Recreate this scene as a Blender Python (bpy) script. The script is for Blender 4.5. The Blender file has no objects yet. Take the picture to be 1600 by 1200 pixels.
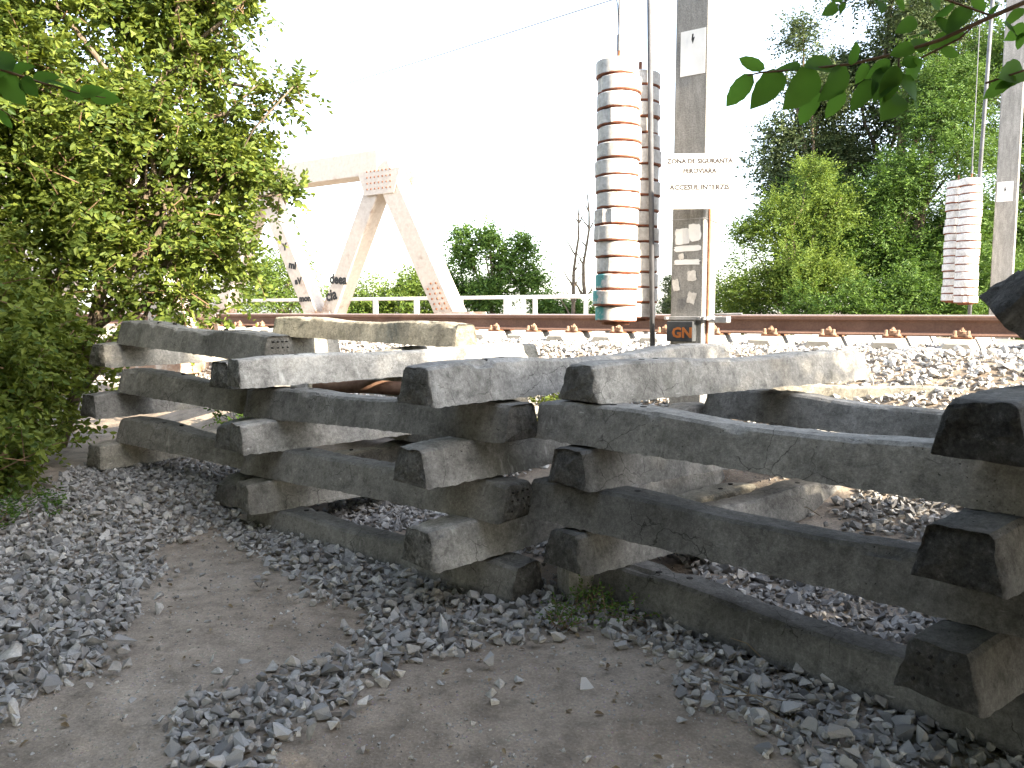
import bpy, bmesh, math, random
import numpy as np
from mathutils import Vector, Matrix, noise

sc = bpy.context.scene
col = sc.collection
R = math.radians

# ------------------------------------------------------------------ camera, sky, sun, exposure
CZ, FPX, PITCH = 1.45, 1230.0, R(5.25)
cam_d = bpy.data.cameras.new('camera'); cam = bpy.data.objects.new('camera', cam_d); col.objects.link(cam)
cam.location = (0, 0, CZ); cam.rotation_euler = (R(90) - PITCH, 0, 0)
cam_d.sensor_width = 36; cam_d.lens = 36 * FPX / 1600; cam_d.clip_end = 2000; cam_d.clip_start = .05
sc.camera = cam
SUN_AZ = Vector((.80, -.60, 0)).normalized(); SUN_EL = R(27)
TO_SUN = Vector((SUN_AZ.x * math.cos(SUN_EL), SUN_AZ.y * math.cos(SUN_EL), math.sin(SUN_EL)))
w = bpy.data.worlds.new('World'); sc.world = w; w.use_nodes = True
nt = w.node_tree; bg = nt.nodes['Background']
sky = nt.nodes.new('ShaderNodeTexSky'); sky.sky_type = 'NISHITA'; sky.sun_disc = False
sky.sun_elevation = SUN_EL; sky.sun_rotation = math.atan2(SUN_AZ.x, SUN_AZ.y)
sky.air_density = 1.0; sky.dust_density = 1.6; sky.ozone_density = .6
hs = nt.nodes.new('ShaderNodeHueSaturation'); hs.inputs['Saturation'].default_value = .62      # milky summer haze, the same all round
nt.links.new(sky.outputs[0], hs.inputs['Color']); nt.links.new(hs.outputs[0], bg.inputs[0]); bg.inputs[1].default_value = .15
sun_d = bpy.data.lights.new('sun', 'SUN'); sun_d.energy = 4.6; sun_d.angle = R(.53); sun_d.color = (1, .87, .68)
sun = bpy.data.objects.new('sun', sun_d); col.objects.link(sun)
sun.rotation_euler = TO_SUN.to_track_quat('Z', 'Y').to_euler()
sc.view_settings.view_transform = 'Standard'; sc.view_settings.look = 'None'
sc.view_settings.exposure = 2.42; sc.view_settings.gamma = 1
sc.render.engine = 'CYCLES'; sc.render.resolution_x = 1024; sc.render.resolution_y = 768
sc.cycles.max_bounces = 5; sc.cycles.diffuse_bounces = 3; sc.cycles.transmission_bounces = 3; sc.cycles.glossy_bounces = 2; sc.cycles.transparent_max_bounces = 8

# ------------------------------------------------------------------ helpers
def at(px, py, Y):
    """world point at depth Y seen in the photograph at (px, py)"""
    x, z = (px - 800) / FPX, -(py - 600) / FPX
    c, s = math.cos(PITCH), math.sin(PITCH)
    d = Vector((x, c + z * s, -s + z * c))
    return Vector((0, 0, CZ)) + d * (Y / d.y)

def props(o, label=None, cat=None, group=None, kind=None):
    if label: o['label'] = label
    if cat: o['category'] = cat
    if group: o['group'] = group
    if kind: o['kind'] = kind
    return o

def link(name, me, mat=None, parent=None):
    o = bpy.data.objects.new(name, me); col.objects.link(o)
    if mat is not None and len(me.materials) == 0: me.materials.append(mat)
    if parent is not None: o.parent = parent
    return o

def empty(name, loc=(0, 0, 0), rz=0):
    o = bpy.data.objects.new(name, None); col.objects.link(o); o.location = loc; o.rotation_euler = (0, 0, rz)
    o.empty_display_size = .1
    return o

class MB:
    def __init__(s): s.v = []; s.f = []
    def add(s, v, f):
        n = len(s.v); s.v += [tuple(p) for p in v]; s.f += [tuple(i + n for i in q) for q in f]; return s
    def box(s, c, d, M=None, bev=0):
        bm = bmesh.new(); bmesh.ops.create_cube(bm, size=1)
        for v in bm.verts: v.co = Vector((v.co.x * d[0], v.co.y * d[1], v.co.z * d[2]))
        if bev: bmesh.ops.bevel(bm, geom=bm.edges[:], offset=bev, segments=1, affect='EDGES')
        if M is not None: bmesh.ops.transform(bm, matrix=M, verts=bm.verts)
        for v in bm.verts: v.co += Vector(c)
        bm.verts.index_update()
        s.add([v.co for v in bm.verts], [[v.index for v in f.verts] for f in bm.faces]); bm.free(); return s
    def tube(s, pts, rad, n=6, cap=True):
        pts = [Vector(p) for p in pts]
        if not hasattr(rad, '__len__'): rad = [rad] * len(pts)
        b = len(s.v); ref = Vector((.31, .17, .93))
        for i, p in enumerate(pts):
            t = (pts[min(i + 1, len(pts) - 1)] - pts[max(i - 1, 0)]).normalized()
            a = t.cross(ref if abs(t.dot(ref)) < .95 else Vector((1, 0, 0))).normalized(); c = t.cross(a)
            for k in range(n):
                g = 2 * math.pi * k / n
                s.v.append(tuple(p + (a * math.cos(g) + c * math.sin(g)) * rad[i]))
        for i in range(len(pts) - 1):
            for k in range(n):
                k2 = (k + 1) % n
                s.f.append((b + i * n + k, b + i * n + k2, b + (i + 1) * n + k2, b + (i + 1) * n + k))
        if cap:
            s.f.append(tuple(b + k for k in range(n - 1, -1, -1))); m = b + (len(pts) - 1) * n
            s.f.append(tuple(m + k for k in range(n)))
        return s
    def lathe(s, prof, n=24, c=(0, 0, 0)):
        b = len(s.v)
        for r, z in prof:
            for k in range(n):
                g = 2 * math.pi * k / n; s.v.append((c[0] + r * math.cos(g), c[1] + r * math.sin(g), c[2] + z))
        for i in range(len(prof) - 1):
            for k in range(n):
                k2 = (k + 1) % n; s.f.append((b + i * n + k, b + i * n + k2, b + (i + 1) * n + k2, b + (i + 1) * n + k))
        s.f.append(tuple(b + k for k in range(n - 1, -1, -1))); m = b + (len(prof) - 1) * n
        s.f.append(tuple(m + k for k in range(n)))
        return s
    def mesh(s, name, mat=None, smooth=False):
        me = bpy.data.meshes.new(name); me.from_pydata(s.v, [], s.f); me.update()
        if mat is not None: me.materials.append(mat)
        if smooth: me.polygons.foreach_set('use_smooth', [True] * len(me.polygons))
        return me
    def build(s, name, mat, parent=None, smooth=False):
        return link(name, s.mesh(name, mat, smooth), None, parent)

def np_mesh(name, V, F, mat, smooth=False):
    """V (n,3), F (m,k) index array of k-gons"""
    me = bpy.data.meshes.new(name); m, k = F.shape
    me.vertices.add(len(V)); me.vertices.foreach_set('co', np.ascontiguousarray(V, dtype=np.float32).ravel())
    me.loops.add(m * k); me.loops.foreach_set('vertex_index', np.ascontiguousarray(F, dtype=np.int32).ravel())
    me.polygons.add(m); me.polygons.foreach_set('loop_start', np.arange(0, m * k, k, dtype=np.int32))
    me.polygons.foreach_set('use_smooth', np.full(m, smooth, dtype=bool))
    me.update(calc_edges=True); me.validate()
    if mat is not None: me.materials.append(mat)
    return me

def sstep(a, b, x):
    t = min(1, max(0, (x - a) / (b - a))); return t * t * (3 - 2 * t)
def nsstep(a, b, x):
    t = np.clip((x - a) / (b - a), 0, 1); return t * t * (3 - 2 * t)

# the track's own frame: s metres along it, D metres across it
TN = Vector((.565, .825, 0)); TU = Vector((.825, -.565, 0))
def tr(s, D, z=0): return TN * D + TU * s + Vector((0, 0, z))
TRACK_ROT = math.atan2(TU.y, TU.x)
RAIL_D, RAIL_TOP, RAIL_H = 7.84, 1.416, .185

# ------------------------------------------------------------------ materials
class NT:
    def __init__(s, name):
        s.m = bpy.data.materials.new(name); s.m.use_nodes = True; s.t = s.m.node_tree
        s.b = s.t.nodes['Principled BSDF']; s.out = s.t.nodes['Material Output']
    def n(s, typ, **kw):
        x = s.t.nodes.new(typ)
        for k, v in kw.items(): setattr(x, k, v)
        return x
    def l(s, a, b): s.t.links.new(a, b)
    def val(s, sock, v):
        if hasattr(v, 'is_output') or isinstance(v, bpy.types.NodeSocket): s.l(v, sock)
        else: sock.default_value = v
    def coord(s, kind='Object', scale=(1, 1, 1), rnd=True):
        c = s.n('ShaderNodeTexCoord'); mp = s.n('ShaderNodeMapping'); mp.inputs['Scale'].default_value = scale
        s.l(c.outputs[kind], mp.inputs[0])
        if rnd:
            oi = s.n('ShaderNodeObjectInfo'); mu = s.n('ShaderNodeMath', operation='MULTIPLY'); mu.inputs[1].default_value = 37
            s.l(oi.outputs['Random'], mu.inputs[0]); s.l(mu.outputs[0], mp.inputs['Location'])
        return mp.outputs[0]
    def noise(s, vec, scale, detail=5, rough=.6):
        x = s.n('ShaderNodeTexNoise'); x.inputs['Scale'].default_value = scale; x.inputs['Detail'].default_value = detail
        x.inputs['Roughness'].default_value = rough; s.l(vec, x.inputs['Vector']); return x.outputs['Fac']
    def ramp(s, f, stops):
        x = s.n('ShaderNodeValToRGB'); e = x.color_ramp.elements
        while len(e) < len(stops): e.new(.5)
        for q, (p, c) in zip(e, stops):
            q.position = p; q.color = (c if hasattr(c, '__len__') else (c, c, c)) + ((1,) if not hasattr(c, '__len__') or len(c) == 3 else ())
        s.l(f, x.inputs[0]); return x.outputs[0]
    def mix(s, f, a, b, mode='MIX'):
        x = s.n('ShaderNodeMix', data_type='RGBA', blend_type=mode)
        s.val(x.inputs[0], f)
        for sock, v in ((x.inputs[6], a), (x.inputs[7], b)):
            if isinstance(v, tuple): sock.default_value = v if len(v) == 4 else v + (1,)
            else: s.l(v, sock)
        return x.outputs[2]
    def math(s, op, a, b=None):
        x = s.n('ShaderNodeMath', operation=op); s.val(x.inputs[0], a)
        if b is not None: s.val(x.inputs[1], b)
        return x.outputs[0]
    def bump(s, h, strength=.5, dist=.01, prev=None):
        x = s.n('ShaderNodeBump'); x.inputs['Strength'].default_value = strength; x.inputs['Distance'].default_value = dist
        s.l(h, x.inputs['Height'])
        if prev is not None: s.l(prev, x.inputs['Normal'])
        return x.outputs[0]
    def done(s, colr, rough=.9, normal=None, spec=.3, metal=0):
        s.val(s.b.inputs['Base Color'], colr if not isinstance(colr, tuple) else colr + (1,))
        s.val(s.b.inputs['Roughness'], rough); s.b.inputs['Specular IOR Level'].default_value = spec
        s.b.inputs['Metallic'].default_value = metal
        if normal is not None: s.l(normal, s.b.inputs['Normal'])
        return s.m

def m_concrete():
    q = NT('old_concrete'); v = q.coord()
    big = q.noise(v, 2.6, 6, .65); mid = q.noise(v, 11, 7, .75); fine = q.noise(v, 150, 3, .75); grain = q.noise(v, 48, 5, .8)
    c = q.ramp(big, [(.3, (.135, .132, .124)), (.5, (.218, .214, .202)), (.72, (.325, .318, .30))])
    c = q.mix(.75, c, q.ramp(mid, [(.34, .45), (.48, .92), (.58, 1.05), (.72, 1.3)]), 'MULTIPLY')
    c = q.mix(.55, c, q.ramp(grain, [(.32, .45), (.5, .95), (.68, 1.5)]), 'MULTIPLY')
    c = q.mix(.45, c, q.ramp(fine, [(.3, .45), (.55, 1.0), (.75, 1.5)]), 'MULTIPLY')
    # damp, mossy dark blotches
    c = q.mix(q.ramp(q.noise(v, 3.4, 6, .7), [(.56, 0.0), (.70, .55)]), c, (.075, .077, .062))
    # lime runs down the flanks and pale scuffs
    vs = q.coord(scale=(1, 1, .10)); st = q.noise(vs, 30, 4, .6)
    run = q.math('MULTIPLY', q.ramp(st, [(.56, 0.0), (.68, 1.0)]), q.ramp(q.noise(v, 5, 3), [(.5, 0.0), (.66, .6)]))
    c = q.mix(run, c, (.42, .42, .40))
    c = q.mix(q.ramp(q.noise(v, 17, 7, .8), [(.68, 0.0), (.76, .7)]), c, (.46, .455, .435))
    # voids left by air bubbles
    vo = q.n('ShaderNodeTexVoronoi'); vo.inputs['Scale'].default_value = 42; wv = q.n('ShaderNodeVectorMath', operation='ADD'); q.l(v, wv.inputs[0]); nz_ = q.n('ShaderNodeTexNoise'); nz_.inputs['Scale'].default_value = 30; q.l(v, nz_.inputs['Vector'])
    sc3 = q.n('ShaderNodeVectorMath', operation='SCALE'); sc3.inputs['Scale'].default_value = .03; q.l(nz_.outputs['Color'], sc3.inputs[0]); q.l(sc3.outputs[0], wv.inputs[1]); q.l(wv.outputs[0], vo.inputs['Vector'])
    pit = q.math('MULTIPLY', q.ramp(vo.outputs['Distance'], [(.07, 1.0), (.15, 0.0)]), q.ramp(q.noise(v, 6, 5, .7), [(.5, 0.0), (.56, 1.0)]))
    c = q.mix(q.math('MULTIPLY', pit, .85), c, (.022, .022, .02))
    cr = q.n('ShaderNodeTexVoronoi', feature='DISTANCE_TO_EDGE'); cr.inputs['Scale'].default_value = 5.5; q.l(wv.outputs[0], cr.inputs['Vector'])
    crk = q.math('MULTIPLY', q.ramp(cr.outputs['Distance'], [(.004, 1.0), (.012, 0.0)]), q.ramp(q.noise(v, 3.1, 3), [(.54, 0.0), (.6, .8)]))
    c = q.mix(crk, c, (.05, .048, .044))
    vx = q.coord(scale=(.25, 1, 1)); scr = q.math('MULTIPLY', q.ramp(q.noise(vx, 60, 2), [(.70, 0.0), (.76, .7)]), q.ramp(q.noise(v, 3.7, 2), [(.5, 0.0), (.6, 1.0)]))
    c = q.mix(scr, c, (.5, .495, .48))
    # black weathered ends
    at_ = q.n('ShaderNodeAttribute'); at_.attribute_name = 'end'
    oi = q.n('ShaderNodeObjectInfo'); sp = q.n('ShaderNodeSeparateColor'); q.l(oi.outputs['Color'], sp.inputs[0])
    rn = q.noise(v, 26, 7, .8)
    rough_end = q.ramp(rn, [(.36, (.026, .026, .025)), (.48, (.075, .074, .069)), (.58, (.15, .148, .138)), (.68, (.36, .352, .335))])
    em = q.math('MULTIPLY', q.math('MULTIPLY', at_.outputs['Fac'], sp.outputs[1]), q.ramp(q.noise(v, 12, 6, .75), [(.4, 1.0), (.66, .45)]))
    c = q.mix(em, c, rough_end)
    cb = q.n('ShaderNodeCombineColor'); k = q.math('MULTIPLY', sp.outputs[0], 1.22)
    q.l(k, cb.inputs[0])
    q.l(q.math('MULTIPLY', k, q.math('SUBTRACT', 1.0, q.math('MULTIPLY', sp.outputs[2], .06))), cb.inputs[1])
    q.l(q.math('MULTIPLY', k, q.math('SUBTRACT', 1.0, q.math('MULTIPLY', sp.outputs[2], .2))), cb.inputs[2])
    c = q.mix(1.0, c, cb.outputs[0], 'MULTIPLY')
    h = q.math('ADD', q.math('ADD', q.math('MULTIPLY', fine, .2), q.math('MULTIPLY', grain, .55)), q.math('SUBTRACT', mid, q.math('MULTIPLY', pit, 1.3)))
    nb = q.bump(h, .65, .008)
    nb = q.bump(q.math('MULTIPLY', rn, at_.outputs['Fac']), 1.0, .03, nb)
    return q.done(c, .95, nb, .15)

def m_simple(name, a, b, scale=8, rough=.8, bump=.3, dist=.003, spec=.3, metal=0, rnd=True):
    q = NT(name); v = q.coord(rnd=rnd); n1 = q.noise(v, scale, 6, .65)
    c = q.ramp(n1, [(.32, a), (.68, b)])
    return q.done(c, rough, q.bump(q.noise(v, scale * 6, 4), bump, dist), spec, metal)

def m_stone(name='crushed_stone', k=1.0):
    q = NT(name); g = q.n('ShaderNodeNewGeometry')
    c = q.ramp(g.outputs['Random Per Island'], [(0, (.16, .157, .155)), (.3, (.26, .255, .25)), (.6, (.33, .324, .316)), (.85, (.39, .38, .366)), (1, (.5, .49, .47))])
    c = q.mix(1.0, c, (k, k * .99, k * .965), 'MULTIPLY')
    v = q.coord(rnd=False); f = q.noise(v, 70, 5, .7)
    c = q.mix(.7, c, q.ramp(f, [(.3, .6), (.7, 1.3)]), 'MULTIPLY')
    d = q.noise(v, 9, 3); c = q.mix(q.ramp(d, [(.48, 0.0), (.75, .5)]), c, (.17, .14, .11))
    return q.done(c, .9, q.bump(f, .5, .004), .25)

def m_stone_single():
    q = NT('crushed_stone_single'); g = q.n('ShaderNodeObjectInfo')
    c = q.ramp(g.outputs['Random'], [(0, (.15, .147, .145)), (.3, (.24, .236, .232)), (.65, (.31, .305, .298)), (1, (.43, .42, .405))])
    v = q.coord(); f = q.noise(v, 60, 5, .7)
    c = q.mix(.7, c, q.ramp(f, [(.3, .6), (.7, 1.3)]), 'MULTIPLY')
    return q.done(c, .9, q.bump(f, .5, .004), .25)

def m_ground():
    q = NT('trodden_earth'); v = q.coord(rnd=False)
    a = q.noise(v, .9, 5); b = q.noise(v, 7, 6, .7); f = q.noise(v, 90, 4, .7)
    c = q.ramp(a, [(.35, (.215, .175, .137)), (.65, (.36, .305, .247))])
    c = q.mix(.75, c, q.ramp(b, [(.3, .42), (.5, .95), (.72, 1.35)]), 'MULTIPLY')
    c = q.mix(.6, c, q.ramp(f, [(.3, .6), (.55, 1.0), (.72, 1.6)]), 'MULTIPLY')
    vo = q.n('ShaderNodeTexVoronoi'); vo.inputs['Scale'].default_value = 60; q.l(v, vo.inputs['Vector'])
    grit = q.math('MULTIPLY', q.ramp(vo.outputs['Distance'], [(.16, 1.0), (.26, 0.0)]), q.ramp(b, [(.5, 0.0), (.62, .9)]))
    c = q.mix(grit, c, q.mix(.5, vo.outputs['Color'], (.24, .23, .22), 'MIX'))
    c = q.mix(grit, c, (.25, .24, .225))
    h = q.math('ADD', q.math('ADD', b, q.math('MULTIPLY', f, .25)), q.math('MULTIPLY', grit, .35))
    return q.done(c, .96, q.bump(h, .9, .018), .15)

def m_leaf(name, dark, light, trans, tmix=.45, sel='Random Per Island', spec=.25):
    q = NT(name); 
    if sel == 'obj': r = q.n('ShaderNodeObjectInfo').outputs['Random']
    else: r = q.n('ShaderNodeNewGeometry').outputs['Random Per Island']
    c = q.ramp(r, [(0, dark), (1, light)])
    t = q.mix(.35, q.ramp(r, [(0, tuple(x * .75 for x in trans)), (1, trans)]), c)
    q.val(q.b.inputs['Base Color'], c); q.b.inputs['Roughness'].default_value = .6; q.b.inputs['Specular IOR Level'].default_value = spec
    tb = q.n('ShaderNodeBsdfTranslucent'); q.l(t, tb.inputs[0])
    ms = q.n('ShaderNodeMixShader'); ms.inputs[0].default_value = tmix
    q.l(q.b.outputs[0], ms.inputs[1]); q.l(tb.outputs[0], ms.inputs[2]); q.l(ms.outputs[0], q.out.inputs[0])
    return q.m

def m_weight():
    q = NT('flaking_white_paint'); v = q.coord()
    c0 = q.coord(rnd=False); sep = q.n('ShaderNodeSeparateXYZ'); q.l(c0, sep.inputs[0])
    n1 = q.noise(v, 7, 6, .75); n2 = q.noise(v, 28, 4, .7)
    paint = q.ramp(n2, [(.3, (.50, .48, .45)), (.6, (.72, .70, .67))])
    paint = q.mix(q.ramp(q.noise(v, 4.5, 6, .75), [(.5, 0.0), (.66, .8)]), paint, (.33, .30, .27))
    rust = q.ramp(n2, [(.3, (.13, .04, .022)), (.7, (.32, .13, .075))])
    low = q.ramp(sep.outputs[2], [(.0, 1.0), (.010, .7), (.022, .12), (.1, .0), (.119, .4)])
    oi = q.n('ShaderNodeObjectInfo'); sp = q.n('ShaderNodeSeparateColor'); q.l(oi.outputs['Color'], sp.inputs[0])
    amt = q.math('ADD', .50, q.math('MULTIPLY', sp.outputs[0], .2))
    f = q.ramp(q.math('ADD', q.math('MULTIPLY', low, amt), q.math('MULTIPLY', n1, .78)), [(.60, 0.0), (.70, 1.0)])
    teal = q.math('MULTIPLY', sp.outputs[1], q.math('MULTIPLY', q.ramp(q.math('MULTIPLY', sep.outputs[0], -5.0), [(.48, 0.0), (.62, 1.0)]), q.ramp(q.noise(v, 10, 4), [(.42, 0.0), (.5, 1.0)])))
    paint = q.mix(teal, paint, (.10, .36, .36))
    return q.done(q.mix(f, paint, rust), .75, q.bump(q.math('SUBTRACT', n1, f), .5, .004), .3)

def m_steel_paint():
    q = NT('cream_bridge_paint'); v = q.coord(rnd=False)
    n1 = q.noise(v, 2.5, 6, .7); n2 = q.noise(v, 14, 5, .7)
    sep = q.n('ShaderNodeSeparateXYZ'); q.l(v, sep.inputs[0])
    paint = q.ramp(n2, [(.3, (.50, .43, .36)), (.7, (.62, .56, .49))])
    rust = q.ramp(n2, [(.3, (.20, .10, .055)), (.7, (.38, .22, .13))])
    f = q.ramp(q.math('ADD', n1, q.ramp(q.math('MULTIPLY', sep.outputs[2], .2), [(.19, .26), (.42, 0.0)])), [(.6, 0.0), (.76, .85)])
    return q.done(q.mix(f, paint, rust), .7, q.bump(n2, .2, .003))

def m_rail():
    q = NT('rusty_rail_steel'); v = q.coord(rnd=False)
    n1 = q.noise(v, 3, 5); n2 = q.noise(v, 60, 4)
    c = q.ramp(n1, [(.3, (.12, .068, .05)), (.7, (.19, .112, .082))])
    c = q.mix(.5, c, q.ramp(n2, [(.3, .6), (.7, 1.4)]), 'MULTIPLY')
    return q.done(c, .75, q.bump(n2, .3, .002), .4)

def m_pole():
    q = NT('cast_concrete_pole'); v = q.coord(rnd=False, scale=(1, 1, .15)); v2 = q.coord(rnd=False)
    n1 = q.noise(v, 30, 4); n2 = q.noise(v2, 90, 3); n3 = q.noise(v2, 3, 4)
    c = q.ramp(n1, [(.3, (.20, .197, .188)), (.7, (.32, .314, .30))])
    c = q.mix(.5, c, q.ramp(n2, [(.35, .55), (.6, 1.15)]), 'MULTIPLY'); c = q.mix(.4, c, q.ramp(n3, [(.35, .65), (.65, 1.15)]), 'MULTIPLY')
    return q.done(c, .92, q.bump(n2, .4, .004), .2)

def m_bark():
    q = NT('bark'); v = q.coord(scale=(1, 1, .3)); n1 = q.noise(v, 22, 6, .7)
    return q.done(q.ramp(n1, [(.3, (.07, .052, .038)), (.7, (.2, .16, .115))]), .9, q.bump(n1, .6, .01), .2)

def m_twig(): return m_simple('twig_bark', (.10, .06, .035), (.2, .13, .075), 20, .8)

CONC = m_concrete(); STONE = m_stone(); BALLAST = m_stone('sun_lightened_ballast', 1.75); STONE1 = m_stone_single(); EARTH = m_ground()  # ballast is the same crushed stone, with sunlight lightened into its colour
RAIL = m_rail(); POLE = m_pole(); WEIGHT = m_weight(); STEEL = m_steel_paint(); BARK = m_bark(); TWIG = m_twig()
RUST = m_simple('rusted_iron', (.13, .05, .028), (.27, .12, .065), 18, .85)
GALV = m_simple('galvanised_steel', (.3, .3, .3), (.46, .46, .47), 12, .5, .2, .002, .5, .5)
DULL = m_simple('dull_grey_steel', (.10, .105, .12), (.17, .175, .19), 10, .7, .1)
POLISH = m_simple('worn_rail_head', (.36, .27, .23), (.5, .40, .35), 6, .38, .15, .001, .5, .55, False)
WHITE = m_simple('white_sheet', (.70, .70, .68), (.80, .80, .79), 6, .6, .1)
FADED = m_simple('faded_sign_ink', (.03, .026, .026), (.06, .05, .05), 40, .7, .05)
BLACK = m_simple('black_print', (.02, .02, .02), (.04, .04, .04), 10, .6, .05)
DARKBOX = m_simple('dark_painted_steel', (.035, .038, .043), (.07, .075, .08), 8, .6)
ORANGE = m_simple('orange_spray', (.30, .095, .025), (.42, .15, .04), 12, .6, .05)
PAPER = m_simple('torn_paper', (.5, .47, .43), (.72, .70, .66), 25, .85, .2)
RAILW = m_simple('white_railing_paint', (.70, .69, .66), (.8, .79, .77), 6, .55, .1)
HOLE = m_simple('dark_socket', (.014, .013, .012), (.03, .028, .025), 10, .9, .1)
TIMBER = m_simple('weathered_timber', (.12, .06, .04), (.24, .15, .1), 9, .9, .5, .006)
STRAW = m_simple('dry_straw', (.11, .085, .055), (.24, .19, .125), 9, .9, .2)
TRKSL = m_simple('pale_track_concrete', (.3, .285, .255), (.44, .42, .38), 14, .9, .4, .004, .2)
LEAF_BUSH = m_leaf('elm_leaf', (.04, .078, .016), (.165, .205, .034), (.28, .34, .035), .34)
LEAF_ACACIA = m_leaf('fern_like_leaf', (.03, .075, .016), (.105, .175, .03), (.15, .27, .03), .28)
LEAF_DARK = m_leaf('dusty_dark_leaf', (.035, .06, .024), (.09, .115, .045), (.09, .14, .035), .25)
LEAF_YEL = m_leaf('sunny_young_leaf', (.06, .115, .02), (.15, .205, .035), (.24, .33, .04), .34)
LEAF_NEAR = m_leaf('shaded_branch_leaf', (.045, .1, .02), (.09, .165, .03), (.13, .30, .03), .52, 'obj', .04)
LEAF_ONE = m_leaf('elm_leaf_single', (.04, .078, .016), (.165, .205, .034), (.28, .34, .035), .34, 'obj')

# ------------------------------------------------------------------ ground
def gz(X, Y):
    D = .565 * X + .825 * Y
    z = .05 + .30 * nsstep(4.3, 5.7, D) * 1.0
    z = np.where(Y < 3.2, z * nsstep(1.5, 3.2, Y), z)
    z = z + .76 * nsstep(5.5, 7.15, D)
    z = z - .75 * nsstep(11.6, 13.5, D)
    z = z + .17 * nsstep(-1.5, -2.7, X) * nsstep(4.4, 6.0, Y) * (1 - nsstep(5.2, 6.4, D))
    front = 1 - nsstep(3.6, 4.4, D)
    z = np.where(front > 0, z - .05 * front, z)
    return z
def gnz(x, y):
    r2 = x * x + y * y
    k = 1 if r2 < 400 else 0
    return k * (.018 * noise.noise((x * 1.3, y * 1.3, 0)) + .008 * noise.noise((x * 5, y * 5, 3)))
def ground_z(x, y): return float(gz(np.float64(x), np.float64(y))) + gnz(x, y)

def build_ground():
    def axis(lo, hi, a, b, fine):
        mid = list(np.arange(a, b + 1e-6, fine)); out_l = []; out_r = []
        x = a; st = fine
        while x > lo: st *= 1.35; x -= st; out_l.append(x)
        x = b; st = fine
        while x < hi: st *= 1.35; x += st; out_r.append(x)
        return np.array(out_l[::-1] + mid + out_r)
    xs = axis(-900, 900, -5.5, 5.5, .06); ys = axis(-900, 900, 1.2, 10.2, .06)
    XX, YY = np.meshgrid(xs, ys)
    Z = gz(XX, YY)
    for j in range(len(ys)):
        for i in range(len(xs)):
            Z[j, i] += gnz(xs[i], ys[j])
    V = np.stack([XX.ravel(), YY.ravel(), Z.ravel()], 1); nx = len(xs); ny = len(ys)
    idx = np.arange(nx * ny).reshape(ny, nx)
    F = np.stack([idx[:-1, :-1].ravel(), idx[:-1, 1:].ravel(), idx[1:, 1:].ravel(), idx[1:, :-1].ravel()], 1)
    o = link('ground', np_mesh('ground', V, F, EARTH, True)); props(o, 'trodden brown earth path and railway bank', 'ground', kind='structure')
    return o
GROUND = build_ground()

# ------------------------------------------------------------------ crushed stone
def stone_templates(n, seed):
    rng = random.Random(seed); out = []
    for i in range(n):
        bm = bmesh.new(); e = (rng.uniform(.8, 1.15), rng.uniform(.65, 1), rng.uniform(.42, .75))
        for k in range(rng.randint(8, 11)):
            v = Vector((rng.gauss(0, 1), rng.gauss(0, 1), rng.gauss(0, 1))).normalized() * rng.uniform(.8, 1)
            bm.verts.new((v.x * e[0] * .5, v.y * e[1] * .5, v.z * e[2] * .5))
        r = bmesh.ops.convex_hull(bm, input=bm.verts[:])
        bmesh.ops.delete(bm, geom=[g for g in r['geom_interior'] if isinstance(g, bmesh.types.BMVert)], context='VERTS')
        bmesh.ops.recalc_face_normals(bm, faces=bm.faces[:]); bm.verts.index_update()
        out.append((np.array([v.co[:] for v in bm.verts]), np.array([[v.index for v in f.verts] for f in bm.faces]))); bm.free()
    return out
TEMPL = stone_templates(36, 5)
def rot_mats(rng, n, tilt=.6):
    a = rng.uniform(0, 2 * np.pi, n); b = rng.normal(0, tilt, n); c = rng.normal(0, tilt, n)
    ca, sa, cb, sb, cc, s_ = np.cos(a), np.sin(a), np.cos(b), np.sin(b), np.cos(c), np.sin(c)
    z = np.zeros(n); o = np.ones(n)
    Rz = np.stack([ca, -sa, z, sa, ca, z, z, z, o], 1).reshape(n, 3, 3)
    Rx = np.stack([o, z, z, z, cb, -sb, z, sb, cb], 1).reshape(n, 3, 3)
    Ry = np.stack([cc, z, s_, z, o, z, -s_, z, cc], 1).reshape(n, 3, 3)
    return Rz @ Rx @ Ry
def stones_mesh(name, P, S, mat, seed, tilt=.6):
    rng = np.random.default_rng(seed); n = len(P); M = rot_mats(rng, n, tilt); t = rng.integers(0, len(TEMPL), n)
    Vs, Fs, off = [], [], 0
    for k, (tv, tf) in enumerate(TEMPL):
        ix = np.where(t == k)[0]
        if not len(ix): continue
        v = np.einsum('nij,vj->nvi', M[ix], tv) * S[ix][:, None, None] + P[ix][:, None, :]
        f = tf[None] + (np.arange(len(ix)) * len(tv))[:, None, None] + off
        Vs.append(v.reshape(-1, 3)); Fs.append(f.reshape(-1, 3)); off += len(ix) * len(tv)
    return np_mesh(name, np.concatenate(Vs), np.concatenate(Fs), mat)

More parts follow.
